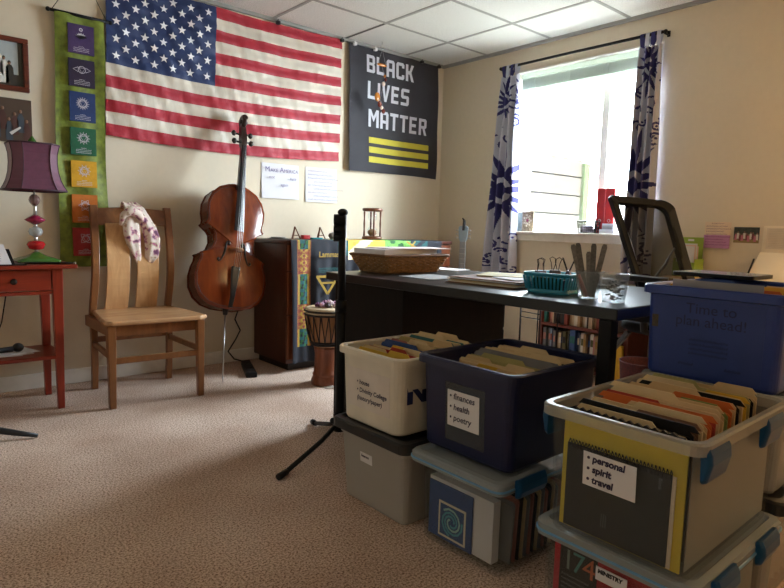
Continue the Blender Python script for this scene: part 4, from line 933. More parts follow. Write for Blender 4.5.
for a, L in ((198, .385), (75, .36), (318, .20)):
    a = math.radians(a); ux, uy = math.cos(a), math.sin(a)
    lg = B().tube([(MX + .02 * ux, MY + .02 * uy, .115), (MX + .12 * ux, MY + .12 * uy, .075 if L > .3 else .05), (MX + (L - .03) * ux, MY + (L - .03) * uy, .014)], .0095, 8).build('leg', m_blackm, mt)
    B().tube([(MX + (L - .05) * ux, MY + (L - .05) * uy, .018), (MX + L * ux, MY + L * uy, .012)], .0125, 8).build('rubber_foot', m_black, lg)
# wicker basket with papers
m_wick = pm('tan_wicker', '#8d6a43', .7, var=(90, .3)); m_wickd = pm('brown_wicker_rim', '#6d4d2f', .7, var=(90, .3))
wb = thing('wicker_basket', 'shallow tan wicker basket heaped with papers at the desk end', 'basket', (-1.84, -1.56, .74))
def bring(t, k=1): # rim size grows with height t 0..1
    g = .035 * t; return (-2.012 - g, -1.66 + g, -1.665 - g, -1.455 + g)
wv = B()
rows = 9
for i in range(rows):
    t = i / (rows - 1); x0, x1, y0, y1 = bring(t); z = .749 + .071 * t
    base_ = rr(x0, x1, y0, y1, z, .02, 4); pts = []
    L = len(base_); dense = []
    for q in range(L):
        a, b_ = Vector(base_[q]), Vector(base_[(q + 1) % L]); m_ = max(1, int((b_ - a).length / .012))
        for s_ in range(m_): dense.append(a + (b_ - a) * s_ / m_)
    cx, cy = (x0 + x1) / 2, (y0 + y1) / 2
    for q, p in enumerate(dense):
        d = Vector((p.x - cx, p.y - cy, 0)).normalized(); pts.append(p + d * .003 * math.sin(PI * q * .5 + (PI if i % 2 else 0) + i * .9) + Vector((0, 0, .0022 * math.sin(PI * q * .5 + i * 1.3))))
    wv.tube(pts, .0056, 6, closed=True)
x0, x1, y0, y1 = bring(0); wv.loft([rr(x0, x1, y0, y1, z, .02) for z in (.7405, .747)])
wv.build('woven_body', m_wick, wb)
x0, x1, y0, y1 = bring(1.05); B().tube(rr(x0, x1, y0, y1, .824, .02, 5), .007, 8, closed=True).build('rim', m_wickd, wb)
for k, (dx, dy, a, z, tilt, mat_, lab) in enumerate(((0, 0, .02, .750, 0, m_paper, 'bottom ream of white papers in the wicker basket'), (.02, -.0, -.06, .792, .015, m_paper, 'white papers heaped in the wicker basket, middle layer'), (-.02, .0, .10, .832, .0, m_paper, 'topmost white papers on the heap in the wicker basket'), (.05, -.02, -.1, .8555, .0, pm('pinkish_paper', '#ddd0d0', .85), 'pinkish sheet lying on top of the basket papers'))):
    ca, sa = math.cos(a), math.sin(a); cx, cy = -1.84 + dx, -1.56 + dy; th = (.036, .036, .023, .004)[k]
    P = []
    for zz_ in (0, th):
        for x, y in (((-.155, -.088), (.155, -.088), (.155, .088), (-.155, .088)) if k < 2 else ((-.19, -.105), (.19, -.105), (.19, .105), (-.19, .105))):
            P.append((cx + x * ca - y * sa, cy + x * sa + y * ca, z + zz_ + tilt * (y / .11) * .4))
    tag(B().hexa(P).build('paper_pile', mat_), lab, 'papers')
# folders and papers lying on the desk
def flatpile(name, lab, cx, cy, a, w, d, z, th, mat_, cat='papers', n=1):
    b = B(); ca, sa = math.cos(a), math.sin(a)
    for k in range(n):
        j = (k * 37 % 7 - 3) * .004 if n > 1 else 0; z0 = z + th * k / n; z1 = z + th * (k + (.82 if n > 1 else 1)) / n
        b.hexa([(cx + x * ca - y * sa + j, cy + x * sa + y * ca - j * .7, q) for q in (z0, z1) for x, y in ((-w / 2, -d / 2), (w / 2, -d / 2), (w / 2, d / 2), (-w / 2, d / 2))], k % len(mat_) if isinstance(mat_, list) else 0)
    return tag(b.build(name, mat_), lab, cat)
m_brown = pm('brown_folder', '#7a5640', .8); m_olive = pm('olive_folder', '#a39a63', .8); m_tan = pm('tan_card', '#c9b48d', .8)
flatpile('folder_pile', 'pile of brown and cream folders lying on the desk', -1.86, -2.255, .05, .33, .34, .7405, .026, [m_brown, m_cream, m_tan, m_brown, m_paper], n=6)
flatpile('folder', 'olive folder lying on top of the desk folder pile', -1.80, -2.20, .5, .22, .20, .768, .004, m_olive, 'folder')
flatpile('paper_sheet', 'white sheet on the desk pile beside the olive folder', -1.86, -2.34, -.25, .20, .15, .768, .002, m_paper, 'paper')
flatpile('folder', 'second olive folder at the back right of the desk pile', -1.72, -2.37, -.1, .16, .12, .771, .003, m_olive, 'folder')
flatpile('paper_sheet', 'grey sheet lying on the desk between basket and folder pile', -1.93, -1.88, .12, .22, .2, .7405, .0012, pm('grey_sheet', '#8b8b8c', .7), 'paper')
flatpile('paper_sheet', 'white sheet lying at the far desk edge behind the basket', -1.50, -1.58, .2, .14, .18, .7405, .004, m_paper, 'paper')
# blue plastic basket with clips
m_blueb = pm('turquoise_plastic', '#1f86a8', .35)
def P2(a): # local frame of the blue basket, turned slightly
    return a
bbk = thing('plastic_basket', 'turquoise slotted plastic basket of binder clips on the desk', 'basket', (-1.985, -2.565, .74))
ang = .12
def rot(p, c=(-1.985, -2.565)): x, y = p[0], p[1]; return (c[0] + x * math.cos(ang) - y * math.sin(ang), c[1] + x * math.sin(ang) + y * math.cos(ang), p[2])
def bsring(g, z): return [rot(p) for p in rr(-.066 - g, .066 + g, -.088 - g, .088 + g, z, .02, 4)]
sbk = B(); sbk.loft([bsring(-.01, .7405), bsring(-.01, .744)])
sbk.loft([bsring(-.01, .741), bsring(-.007, .756), bsring(-.009, .756), bsring(-.012, .744)], c0=False, c1=False)
sbk.loft([bsring(-.001, .800), bsring(.003, .806), bsring(.004, .814), bsring(-.002, .814), bsring(-.003, .800)], c0=False, c1=False)
nn = 11
for side in (0, 1):
    for k in range(nn + 1):
        t = -1 + 2 * k / nn
        for sg_ in (-1, 1):
            if side == 0: a, b_ = (sg_ * .057, t * .074, .754), (sg_ * .066, t * .082, .803)
            elif k <= 6: t2 = -1 + 2 * k / 6; a, b_ = (t2 * .052, sg_ * .079, .754), (t2 * .06, sg_ * .088, .803)
            else: continue
            sbk.bar(rot(a), rot(b_), .0065 if side == 0 else .008, .003, up=(1, 0, 0) if side == 0 else (0, 1, 0))
sbk.build('slotted_body', m_blueb, bbk)
def bclip(x, y, z, a, label, mat_):
    t = thing('binder_clip', label, 'clip', (x, y, z), 'binder clips in the turquoise basket')
    u = Vector((math.cos(a), math.sin(a), 0)); n = Vector((-math.sin(a), math.cos(a), 0)); c = Vector((x, y, z))
    B().prism([(-.012, 0), (.012, 0), (.004, .022), (-.004, .022)], c - n * .02, u, ZU, n, .04).build('body', mat_, t)
    for s_ in (-1, 1):
        k = c + Vector((0, 0, .022)) + u * s_ * .004
        B().tube([k - n * .011, k - n * .009 + Vector((0, 0, .025)) + u * s_ * .01, k - n * .012 + Vector((0, 0, .04)) + u * s_ * .016, k + Vector((0, 0, .046)) + u * s_ * .018, k + n * .012 + Vector((0, 0, .04)) + u * s_ * .016, k + n * .009 + Vector((0, 0, .025)) + u * s_ * .01, k + n * .011], .0016, 5).build('wire_handle', m_steel if 0 else m_blackm, t)
bclip(-1.995, -2.515, .795, .5, 'black binder clip at the left end of the turquoise basket', m_black)
bclip(-1.97, -2.56, .80, 1.2, 'black binder clip in the middle of the turquoise basket', m_black)
bclip(-1.955, -2.605, .80, 2.0, 'black binder clip at the right of the turquoise basket, handles up', m_black)
m_dgreen = pm('dark_green_plastic', '#163a28', .8, spec=.2)
tag(B().loft([[rot(p) for p in rr(-.045, .04, -.045, .062, z, .012)] for z in (.745, .78, .792, .796)]).build('stapler_box', m_dgreen), 'dark green box inside the turquoise basket', 'box')
tag(B().loft([[rot(p) for p in rr(-.04, .045, -.074, -.05, z, .01)] for z in (.745, .77, .788, .792)]).build('tape_block', pm('navy_plastic', '#1c2340', .4)), 'navy block at the right end of the turquoise basket', 'block')
# things behind the basket
sta = thing('stapler', 'low dark stapler lying on the desk behind the turquoise basket', 'stapler', (-1.62, -2.50, .74))
B().hexa([(-1.70, -2.44, .741), (-1.68, -2.40, .741), (-1.55, -2.58, .741), (-1.585, -2.595, .741), (-1.70, -2.44, .75), (-1.68, -2.40, .75), (-1.55, -2.58, .75), (-1.585, -2.595, .75)]).build('base', m_black, sta, bevel=.003)
B().hexa([(-1.70, -2.44, .763), (-1.68, -2.40, .763), (-1.55, -2.58, .75), (-1.585, -2.595, .75), (-1.695, -2.44, .785), (-1.675, -2.40, .785), (-1.55, -2.575, .775), (-1.58, -2.59, .775)]).build('arm', pm('maroon_plastic', '#4a2420', .4), sta, bevel=.004)
flatpile('desk_tray', 'flat black tray on the far side of the desk behind the cups', -1.56, -2.55, .1, .2, .28, .741 - .0005, .02, m_black, 'tray') if 0 else None
# cups
def cup(name, label, cx, cy, rb, rt, h, mat_):
    t = thing(name, label, 'cup', (cx, cy, .74))
    B().lathe([(rb, .7405), (rt, .74 + h - .004), (rt + .003, .74 + h), (rt - .002, .74 + h), (rb - .002, .7435)], (cx, cy, 0), 28, caps=False).lathe([(rb, .7405), (rb, .7435)], (cx, cy, 0), 28).build('cup_wall', mat_, t)
    return t
m_cup = clear('frosted_cup_plastic', '#d5dadb', .2, .2)
cup('plastic_cup', 'clear plastic cup holding grey nail files on the desk', -2.03, -2.735, .034, .046, .092, m_cup)
cup('plastic_cup', 'clear plastic cup of dark small hardware at the desk corner', -2.045, -2.832, .036, .047, .092, m_cup)
m_file = pm('grey_emery', '#79736a', .9, var=(120, .25)); m_filed = pm('dark_grey_emery', '#68635c', .9, var=(120, .25))
uR = Vector((.66, -.755, 0)) * -1; uR = Vector((.43, -.90, 0))   # sideways, as the files fan out
for k, (o0, o1, h, dpt, lab) in enumerate(((-.014, -.062, .172, .012, 'leftmost grey nail file fanning out of the cup'), (-.008, -.044, .178, -.008, 'second grey nail file from the left in the cup'), (.002, -.010, .150, .02, 'shortest grey nail file in the middle of the cup'), (.010, .008, .178, -.01, 'upright grey nail file right of the middle in the cup'), (.010, .042, .176, .008, 'rightmost grey nail file leaning right out of the cup'))):
    c = Vector((-2.03, -2.735, 0)); dv = Vector((.9, .43, 0)) * dpt
    a = c + uR * o0 + dv * .6 + Vector((0, 0, .746)); b_ = c + uR * o1 + dv + Vector((0, 0, .746 + h))
    t = (b_ - a).normalized(); sd = uR; L = (b_ - a).length
    sd = (sd - t * sd.dot(t)).normalized(); nm = t.cross(sd)
    poly = [(-.0085, 0), (.0085, 0), (.0085, L - .008), (.005, L), (-.005, L), (-.0085, L - .008)]
    tag(B().prism(poly, a, sd, t, nm, .0025).build('nail_file', (m_file, m_filed)[k % 2]), lab, 'nail file', 'nail files in the cup')
tag(B().tube([Vector((-2.04, -2.735, .747)) , Vector((-2.055, -2.722, .79)), Vector((-2.062, -2.715, .82))], [.007, .007, .004], 8).build('red_marker', pm('dull_red_plastic', '#b0524a', .5)), 'short dull red marker inside the cup of nail files', 'marker')
rn = random.Random(4)
m_hw = [pm('dark_clip_steel', '#3b3b38', .8, spec=.2), pm('pale_tack', '#8f8c83', .8, spec=.2), m_black]
for k in range(26):
    z = .748 + .0024 * k; a = k * 2.4; r = .028 * math.sqrt((k % 9) / 9)
    x, y = -2.045 + r * math.cos(a), -2.838 + r * math.sin(a)
    t = B().bar((x - .007 * math.cos(k), y - .007 * math.sin(k), z), (x + .007 * math.cos(k), y + .007 * math.sin(k), z + .003), .008, .005)
    tag(t.build('small_clip', m_hw[0 if k % 3 else 1]), ('dark' if k % 3 else 'pale') + ' small clip in the heap inside the right-hand clear cup', 'clip', ('dark' if k % 3 else 'pale') + ' small clips in the cup')

# ------------------------------------------------------------------ bookcase by the right wall, things under the desk
m_bsw = wood('reddish_bookcase_wood', '#5a2316', '#6d2e1d', 'y', .45)
bs = thing('bookcase', 'low reddish wooden bookcase seen under the desk', 'bookcase', (-.15, -1.66, 0))
BX0, BX1, BY0, BY1 = -.30, -.03, -1.985, -1.345
for y in (BY0, BY1 + .0): B().box(BX0, BX1, y - .014, y + .014, 0, .60).build('side_panel', m_bsw, bs, bevel=.002)
B().box(BX1 - .008, BX1, BY0, BY1, 0, .60).build('back_panel', m_bsw, bs)
for z in (.04, .125, .317, .588): B().box(BX0 + .002, BX1 - .008, BY0 + .014, BY1 - .014, z - .010, z + .010).build('shelf', m_bsw, bs, bevel=.002)
pal = [('teal', '#1f6a63'), ('cream', '#c2ad8c'), ('rust', '#8a4630'), ('dark brown', '#33231c'), ('black', '#1c1a1a'), ('brick red', '#873a2b'), ('tan', '#a98a62'), ('white', '#cfc8ba'), ('grey', '#6e7376'), ('blue', '#33548a'), ('navy', '#1e2a48'), ('pale blue', '#7f9bb5'), ('ochre', '#a77c33'), ('olive', '#5e5a34'), ('pink', '#b57c72')]
def books(seq, z, y, shelf, hmax):
    cnt = {}
    for q, (ci, w_, h) in enumerate(seq):
        nm, hc = pal[ci]; cnt[nm] = cnt.get(nm, 0) + 1
        bk = thing('book', '%s book on the %s shelf of the low bookcase, %s from its left end' % (nm, shelf, ORD[q + 1]), 'book', (-.24, y - w_ / 2, z), 'books on the ' + shelf + ' shelf of the bookcase')
        d = .155 + .02 * ((q * 5) % 4) / 3; xs = -.285 + .008 * ((q * 3) % 4)
        mc = pm('book_cover_' + nm.replace(' ', '_'), hc, .55, var=(25, .12))
        B().box(xs, xs + d, y - .0015, y, z, z + h).box(xs, xs + d, y - w_, y - w_ + .0015, z, z + h).box(xs, xs + .002, y - w_, y, z, z + h).build('cover', mc, bk)
        B().box(xs + .002, xs + d - .003, y - w_ + .0015, y - .0015, z + .003, z + h - .004).build('pages', m_cream, bk)
        if w_ > .016: B().box(xs - .0004, xs, y - w_ + .003, y - .003, z + h * .45, z + h * .75).build('spine_label', pm('book_cover_' + pal[(ci + 6) % 15][0].replace(' ', '_'), pal[(ci + 6) % 15][1], .55, var=(25, .12)), bk)
        y -= w_ + .001
up = [(0, .022, .19), (2, .016, .19), (14, .024, .185), (1, .014, .18), (3, .022, .19), (4, .016, .185), (3, .02, .195), (4, .022, .18), (5, .024, .2), (6, .022, .19), (1, .022, .19), (7, .03, .185), (6, .02, .2), (1, .024, .19), (7, .018, .185), (3, .016, .19), (1, .026, .195), (6, .02, .19), (5, .022, .18), (12, .026, .17), (2, .022, .165), (4, .026, .19), (14, .026, .18), (7, .022, .18)]
lo = [(8, .026, .155), (8, .02, .15), (11, .018, .15), (10, .016, .155), (8, .018, .14), (6, .012, .13), (1, .024, .13), (4, .018, .14), (13, .024, .145), (7, .008, .15), (4, .014, .13), (9, .02, .162), (9, .026, .165), (10, .02, .15), (8, .016, .14), (7, .022, .155), (6, .02, .15), (3, .02, .145), (7, .026, .155), (14, .016, .14), (6, .02, .15), (10, .022, .15), (8, .018, .15), (4, .02, .14)]
books(up, .3275, BY1 - .017, 'upper', .2); books(lo, .1355, BY1 - .017, 'lower', .17)
yb = thing('book', 'tall bright yellow book leaning at the right end of the bookcase', 'book', (-.36, -1.94, 0))
B().hexa([(-.39, -1.90, .002), (-.39, -2.03, .002), (-.36, -2.03, .0), (-.36, -1.90, .0), (-.35, -1.89, .26), (-.35, -1.985, .26), (-.325, -1.985, .26), (-.325, -1.89, .26)]).build('cover', pm('yellow_book_cover', '#d3a51f', .5, var=(40, .12)), yb, bevel=.002)
# wire stand and bag under the far desk edge
ws = thing('wire_stand', 'thin black wire stand behind the desk legs', 'stand', (-.90, -1.62, 0))
for x in (-.90, -.72):
    for y in (-1.487, -1.617, -1.76): B().tube([(x, y, 0), (x, y, .52)], .004, 6).build('leg', m_blackm, ws)
B().tube([(-.9, -1.487, .52), (-.9, -1.76, .52), (-.72, -1.76, .52), (-.72, -1.487, .52)], .004, 6, closed=True).tube([(-.9, -1.617, .445), (-.9, -1.76, .445)], .0035, 6).tube([(-.9, -1.617, .478), (-.9, -1.76, .474)], .003, 6).tube([(-.9, -1.617, .52), (-.72, -1.617, .52)], .004, 6).tube([(-.9, -1.52, .52), (-.72, -1.52, .52)], .004, 6).tube([(-.9, -1.57, .52), (-.72, -1.57, .52)], .004, 6).tube([(-.9, -1.69, .52), (-.72, -1.69, .52)], .004, 6).build('top_frame', m_blackm, ws)
tag(B().loft([rr(-.895 + d, -.725 - d, -1.61 + d, -1.49 - d, z, .03) for z, d in ((.5245, .01), (.54, 0), (.565, .005), (.58, .03))]).build('folded_bag', pm('dark_slate_cloth', '#23262e', .8, bump=(40, .3))), 'dark folded bag on the wire stand under the desk', 'bag')
rb_ = thing('waste_basket', 'dark red woven waste basket on the floor beneath the mesh chair', 'basket', (-.60, -2.25, 0))
B().lathe([(.10, 0), (.115, .10), (.125, .24), (.128, .25), (.122, .25), (.112, .12), (.097, .006)], (-.60, -2.25, 0), 26).build('woven_body', pm('dark_red_weave', '#4a1614', .8, var=(120, .5), bump=(150, .5)), rb_)
# ------------------------------------------------------------------ mesh office chair
oc = thing('office_chair', 'black mesh-backed office chair behind the desk', 'chair', (-.86, -2.58, 0))
TL, TR, BR, BL = Vector((-.98, -2.18, 1.155)), Vector((-.60, -2.32, 1.145)), Vector((-.70, -2.52, .775)), Vector((-1.05, -2.425, .70))
bn_ = (TR - TL).cross(BL - TL).normalized()
if bn_.y > 0: bn_ = -bn_                                   # towards the sitter
def bp(u, v, d=0):                                        # u left-right, v bottom-top
    p = (BL * (1 - u) + BR * u) * (1 - v) + (TL * (1 - u) + TR * u) * v
    return p - bn_ * (.035 * math.sin(PI * u)) + bn_ * (.03 * math.sin(PI * v) + d)
def rrect(cu, cv, ru, rv, n=7):
    P = []
    for sx, sy, a0 in ((1, 1, 0), (-1, 1, PI / 2), (-1, -1, PI), (1, -1, 1.5 * PI)):
        for i in range(n): a = a0 + PI / 2 * i / (n - 1); P.append((.5 + sx * (.5 - cu) + cu * math.cos(a), .5 + sy * (.5 - cv) + cv * math.sin(a)))
    return [(.5 + (u - .5) * ru, .5 + (v - .5) * rv) for u, v in P]
fo = [(u, v - .14) for u, v in rrect(.16, .12, 1, 1.28)]; fi = [(u - .03, v - .14) for u, v in rrect(.15, .12, .78, 1.10)]
for R_ in (fo, fi):                                        # the top left corner is tighter than the top right
    for i in range(7, 14): R_[i] = (R_[i][0] * .5 + min(q[0] for q in R_) * .5, R_[i][1] * .5 + max(q[1] for q in R_) * .5)
fb_ = B(); fb_.loft([[bp(u, v, .012) for u, v in fo], [bp(u, v, .016) for u, v in fi], [bp(u, v, -.014) for u, v in fi], [bp(u, v, -.016) for u, v in fo]], sm=False, closed=True)
fb_.build('back_frame', m_black, oc, bevel=.004)
def meshmat():
    m, nt, bsd = _new('black_chair_mesh'); N, L = nt.nodes, nt.links
    bsd.inputs['Base Color'].default_value = hx('#060608'); bsd.inputs['Specular IOR Level'].default_value = .15; bsd.inputs['Roughness'].default_value = .6
    tr = N.new('ShaderNodeBsdfTransparent'); mx = N.new('ShaderNodeMixShader'); mx.inputs['Fac'].default_value = .82
    L.new(tr.outputs[0], mx.inputs[1]); L.new(bsd.outputs[0], mx.inputs[2]); L.new(mx.outputs[0], N['Material Output'].inputs['Surface']); return m
B().grid(lambda u, v: bp(.06 + .83 * u, -.20 + 1.14 * v, .0), 16, 16).build('back_mesh', meshmat(), oc)
lb = B().tube([bp(.08, -.06, -.012), bp(.35, .05, -.012), bp(.62, .17, -.012), bp(.83, .34, -.012)], [.006, .011, .011, .006], 8, flat=.5)
lb.build('lumbar_highlight', pm('pale_highlight_grey', '#c9cdd5', .3), oc)  # pale bar along the lumbar line paints the bright reflection streak
fd = Vector((-.26, -.965, 0)); sdv = Vector((.965, -.26, 0)); sc0 = Vector((-.92, -2.61, 0))
def sp_(a, b_, z): return sc0 + sdv * a + fd * b_ + Vector((0, 0, z + (.055 if z > .3 else 0)))
def sring(k, z): return [sp_(x * k, y * k, z) for x, y, _ in rr(-.245, .245, -.24, .24, 0, .11, 6)]
B().loft([sring(.9, .435), sring(1, .45), sring(1, .475), sring(.95, .492), sring(.6, .497), sring(.1, .492)]).build('seat', pm('black_seat_fabric', '#121215', .9, bump=(200, .3), spec=.15), oc)
B().bar(sp_(.0, .0, .42), sp_(0, -.25, .46), .10, .05).bar(sp_(0, -.24, .44), bp(.5, .02, -.03), .07, .03).loft([sring(.5, .40), sring(.6, .434)], sm=False).build('tilt_mechanism', m_black, oc, bevel=.005)
B().bar(sp_(-.20, -.17, .43), sp_(-.24, -.30, .30), .035, .02).build('adjust_lever', pm('mid_grey_plastic', '#4a4d52', .5), oc, bevel=.003)
B().tube([sp_(0, 0, .10), sp_(0, 0, .25)], .03, 14).tube([sp_(0, 0, .25), sp_(0, 0, .41)], .018, 14).build('gas_column', m_blackm, oc)
for k in range(5):
    a = 2 * PI * k / 5 + .5; e = sc0 + Vector((math.cos(a) * .28, math.sin(a) * .28, .065))
    B().bar(sp_(0, 0, .11), e, .05, .035, w2=.03, d2=.022).build('base_leg', m_black, oc, bevel=.005)
    w_ = Vector((-math.sin(a), math.cos(a), 0))
    B().tube([e + w_ * .022 - Vector((0, 0, .038)), e - w_ * .022 - Vector((0, 0, .038))], .027, 14).tube([e, e - Vector((0, 0, .03))], .007, 8).build('caster', m_black, oc)
for s_ in (-1, 1):
    if s_ < 0: arm = [sp_(-.20, -.02, .44), sp_(-.27, -.02, .46), sp_(-.29, -.04, .69)]
    else: arm = [sp_(.20, -.02, .44), sp_(.27, -.02, .46), sp_(.29, -.04, .69)]
    B().tube(arm, .016, 8).build('arm_post', m_black, oc)
    B().loft([[sp_(s_ * .29 + x, y - .05, z - .055) for x, y, _ in rr(-.04, .04, -.12, .14, 0, .03)] for z in (.745, .751, .765, .77)]).build('armrest', m_black, oc)

# ------------------------------------------------------------------ file boxes
def hollow(b, x0, x1, y0, y1, z0, z1, ins, r=.03, t=.004, lip=.014, mi=0, mr=0, liph=.028):
    """open box: tapered outside, rolled rim, inside back down to its floor"""
    def R(g, z): return rr(x0 + g, x1 - g, y0 + g, y1 - g, z, max(.006, r - g * .3), 5)
    k = lip
    seq = [(ins + k, z0), (ins + k - .004, z0 + .008), (k, z1 - liph), (.0, z1 - liph + .004), (.0, z1 - .004), (.004, z1), (k + t - .004, z1), (k + t, z1 - .006), (k + t, z1 - liph), (ins + k + t, z0 + .012), (ins + k + t + .004, z0 + t + .004)]
    return b.loft([R(g, z) for g, z in seq], mi, sm=False, mis=[mi, mi, mr, mr, mr, mr, mr, mr, mi, mi, mi])
def lid(b, x0, x1, y0, y1, z0, z1, r=.03, mi=0):
    R = lambda g, z: rr(x0 + g, x1 - g, y0 + g, y1 - g, z, max(.006, r - g * .5), 5)
    return b.loft([R(.016, z0), R(.0, z0), R(.0, z1 - .008), R(.006, z1 - .002), R(.022, z1), R(.03, z1 - .010), R(.05, z1 - .012)], mi, sm=False)
def latch(p, y, x0, x1, zt, zb, mat_, parent, sgn=-1):
    xm = x0 - .5 * (x0 - x1); d = sgn
    b = B(); prof = [(0, 0), (.012, .004), (.020, -.012), (.022, -.030), (.014, zb - zt + .006), (.004, zb - zt), (.002, -.03), (0, -.02)]
    k = []
    for x, sq_ in ((x0, .0), (x0 + .008, 1), (x1 - .008, 1), (x1, .0)):
        k.append([(x, y + d * (py * (1 if sq_ else .72)), zt + pz * (1 if sq_ else .9)) for py, pz in prof])
    return b.loft(k, 0, sm=False).build('latch', mat_, parent, bevel=.003)
m_milk = clear('milky_grey_plastic', '#a9a59f', .80, .4); m_whitep = pm('warm_white_plastic', '#d6cfc0', .4); m_navyp = pm('navy_plastic_bin', '#151b3f', .35); m_clr = clear('clear_bin_plastic', '#eef0f0', .065, .15, '#a4a8a8'); m_lidc = clear('pale_blue_lid_plastic', '#b4c0c8', .42, .22, '#c4ced4'); m_clrim = clear('frosted_rim_plastic', '#c9c6bb', .40, .3); m_bluep = pm('royal_blue_plastic', '#1e3884', .4, var=(6, .08)); m_latch = pm('teal_latch_plastic', '#064670', .4, spec=.3); m_lidk = pm('black_lid_plastic', '#141416', .4); m_smoke = clear('smoky_grey_plastic', '#c9c7c2', .45, .25); m_tape = clear('clear_tape', '#9aa0a8', .15, .1)
class Face:
    """tapered box face looking to -x: point(y, z, off) lies off metres in front of it"""
    def __init__(s, x0, lip, ins, z0, z1, liph=.028): s.a = (x0 + lip, ins - .004, z0 + .008, z1 - liph)
    def x(s, z): a = s.a; return a[0] + a[1] * (1 - (z - a[2]) / (a[3] - a[2]))
    def slab(s, b, y0, y1, z0, z1, near, far, mi=0):
        return b.hexa([(s.x(z) - o, y, z) for z in (z0, z1) for o, y in ((far, y0), (far, y1), (near, y1), (near, y0))], mi)
    def up(s): return Vector((-s.a[1] / (s.a[3] - s.a[2]), 0, 1)).normalized()
    def o(s, y, z, off): return (s.x(z) - off, y, z)
def front_label(parent, F, ya, yb, z0, z1, lines, size, name='paper_label', mat_=m_paper, tape=None, inkm=m_ink, x0off=.008, top=.012, lh=None, shear=.12, bold=.0006):
    """paper label on a face looking to -x; ya is its left edge seen from the room"""
    if tape: F.slab(B(), tape[0], tape[1], tape[2], tape[3], .0004, .0009).build('clear_tape', m_tape, parent)
    o = F.slab(B(), ya, yb, z0, z1, .0010, .0018).build(name, mat_, parent)
    b = B(); lh = lh or size * 1.15
    for k, s_ in enumerate(lines):
        if s_: b.text(s_, size, F.o(ya - x0off, z1 - top - size * .75 - k * lh, .0024), XN, F.up(), shear=shear, bold=bold)
    b.build('lettering', inkm, o); return o
def folder(label, x, y0, y1, z0, z1, mat_, tab=None, group=None, tilt=0, th=.005, name='file_folder', tabh=.013):
    """file folder standing across the box: back leaf with a tab, shorter front leaf"""
    r = .008; w = y1 - y0
    poly = [(0, 0), (w, 0), (w, z1 - z0 - r), (w - r, z1 - z0)]
    if tab is not None:
        ta, tb2 = tab; poly += [(w * tb2 + .012, z1 - z0), (w * tb2, z1 - z0 + tabh), (w * ta, z1 - z0 + tabh), (w * ta - .012, z1 - z0)]
    poly += [(r, z1 - z0), (0, z1 - z0 - r)]
    v = Vector((tilt, 0, 1))
    b = B().prism(poly, (x, y0, z0), (0, 1, 0), v, (1, 0, 0), th * .35)
    b.prism([(0, 0), (w, 0), (w, z1 - z0 - r - .010), (w - r, z1 - z0 - .010), (r, z1 - z0 - .010), (0, z1 - z0 - r - .010)], (x - th * .65, y0, z0), (0, 1, 0), v, (1, 0, 0), th * .64)
    return tag(b.build(name, mat_), label, 'folder', group)
fm = {'manila': m_manila, 'pale manila': pm('pale_manila', '#d3bd93', .8, var=(20, .05)), 'yellow': pm('yellow_card', '#cfa838', .8), 'black': m_black, 'orange': pm('orange_card', '#c46429', .8), 'red': pm('red_card', '#a23428', .8), 'teal': pm('teal_card', '#2f6668', .8), 'blue': pm('blue_card', '#2d4a82', .8), 'olive': m_olive, 'grey': pm('grey_card', '#77777a', .8), 'green': pm('green_card', '#7c8a4a', .8), 'white': m_paper, 'dusty rose': pm('rose_card', '#a56a5c', .8), 'brown': m_brown}
def row(seq, xa, xb, y0, y1, z0, z1, where, group, tilt=0):
    n = len(seq)
    for k, (c_, tp_, dh) in enumerate(seq):
        x = xa + (xb - xa) * k / max(1, n - 1)
        folder('%s file folder in the %s, %s from its front' % (c_, where, ORD[k + 1]), x, y0, y1, z0, z1 + dh, fm[c_], tp_, group, tilt)
T1, T2, T3 = (.05, .35), (.36, .66), (.66, .95)

# stack one: smoky bin, white box
g1 = thing('file_box', 'smoky grey file box under a black lid, bottom of the stack by the tripod', 'storage box', (-2.41, -2.315, 0), 'file boxes stacked before the desk')
hollow(B(), -2.612, -2.205, -2.487, -2.125, .002, .262, .018, lip=.006).build('body', m_milk, g1)
lid(B(), -2.632, -2.19, -2.502, -2.108, .255, .291).build('lid', m_lidk, g1)
front_label(g1, Face(-2.612, .006, .018, .002, .262), -2.248, -2.312, .158, .192, ['Seasons'], .013, x0off=.006, top=.006)
for k in range(9): folder('%s hanging file inside the smoky grey box, %s from its front' % (('dark', 'manila', 'grey')[k % 3], ORD[k + 1]), -2.53 + .033 * k, -2.452, -2.178, .016, .235, (m_black, m_manila, fm['grey'])[k % 3], None, 'files in the smoky grey box')
w1 = thing('file_box', 'open white file box with hand-written label, on the black lid', 'storage box', (-2.41, -2.30, .292), 'file boxes stacked before the desk')
hollow(B(), -2.625, -2.205, -2.46, -2.115, .2915, .548, .012, lip=.014, r=.045).build('body', m_whitep, w1)
front_label(w1, Face(-2.625, .014, .012, .2915, .548), -2.178, -2.40, .345, .48, ['', '\u2022 house', '\u2022 Divinity College', '(history/paper)'], .022, mat_=pm('white_label_on_box', '#d5cdc6', .7), inkm=m_ink, x0off=.05, top=.006, lh=.028)
lgo = B(); lgo.prism([(0, 0), (.025, 0), (.025, .07), (0, .07)], (-2.572, -2.4420, .395), XE, ZU, (0, -1, 0), .001).prism([(0, .07), (.025, .07), (.09, 0), (.065, 0)], (-2.572, -2.4420, .395), XE, ZU, (0, -1, 0), .0012).prism([(.065, 0), (.09, 0), (.09, .07), (.065, .07)], (-2.572, -2.4420, .395), XE, ZU, (0, -1, 0), .001)
lgo.build('printed_logo', pm('navy_print', '#1c2858', .6), w1)
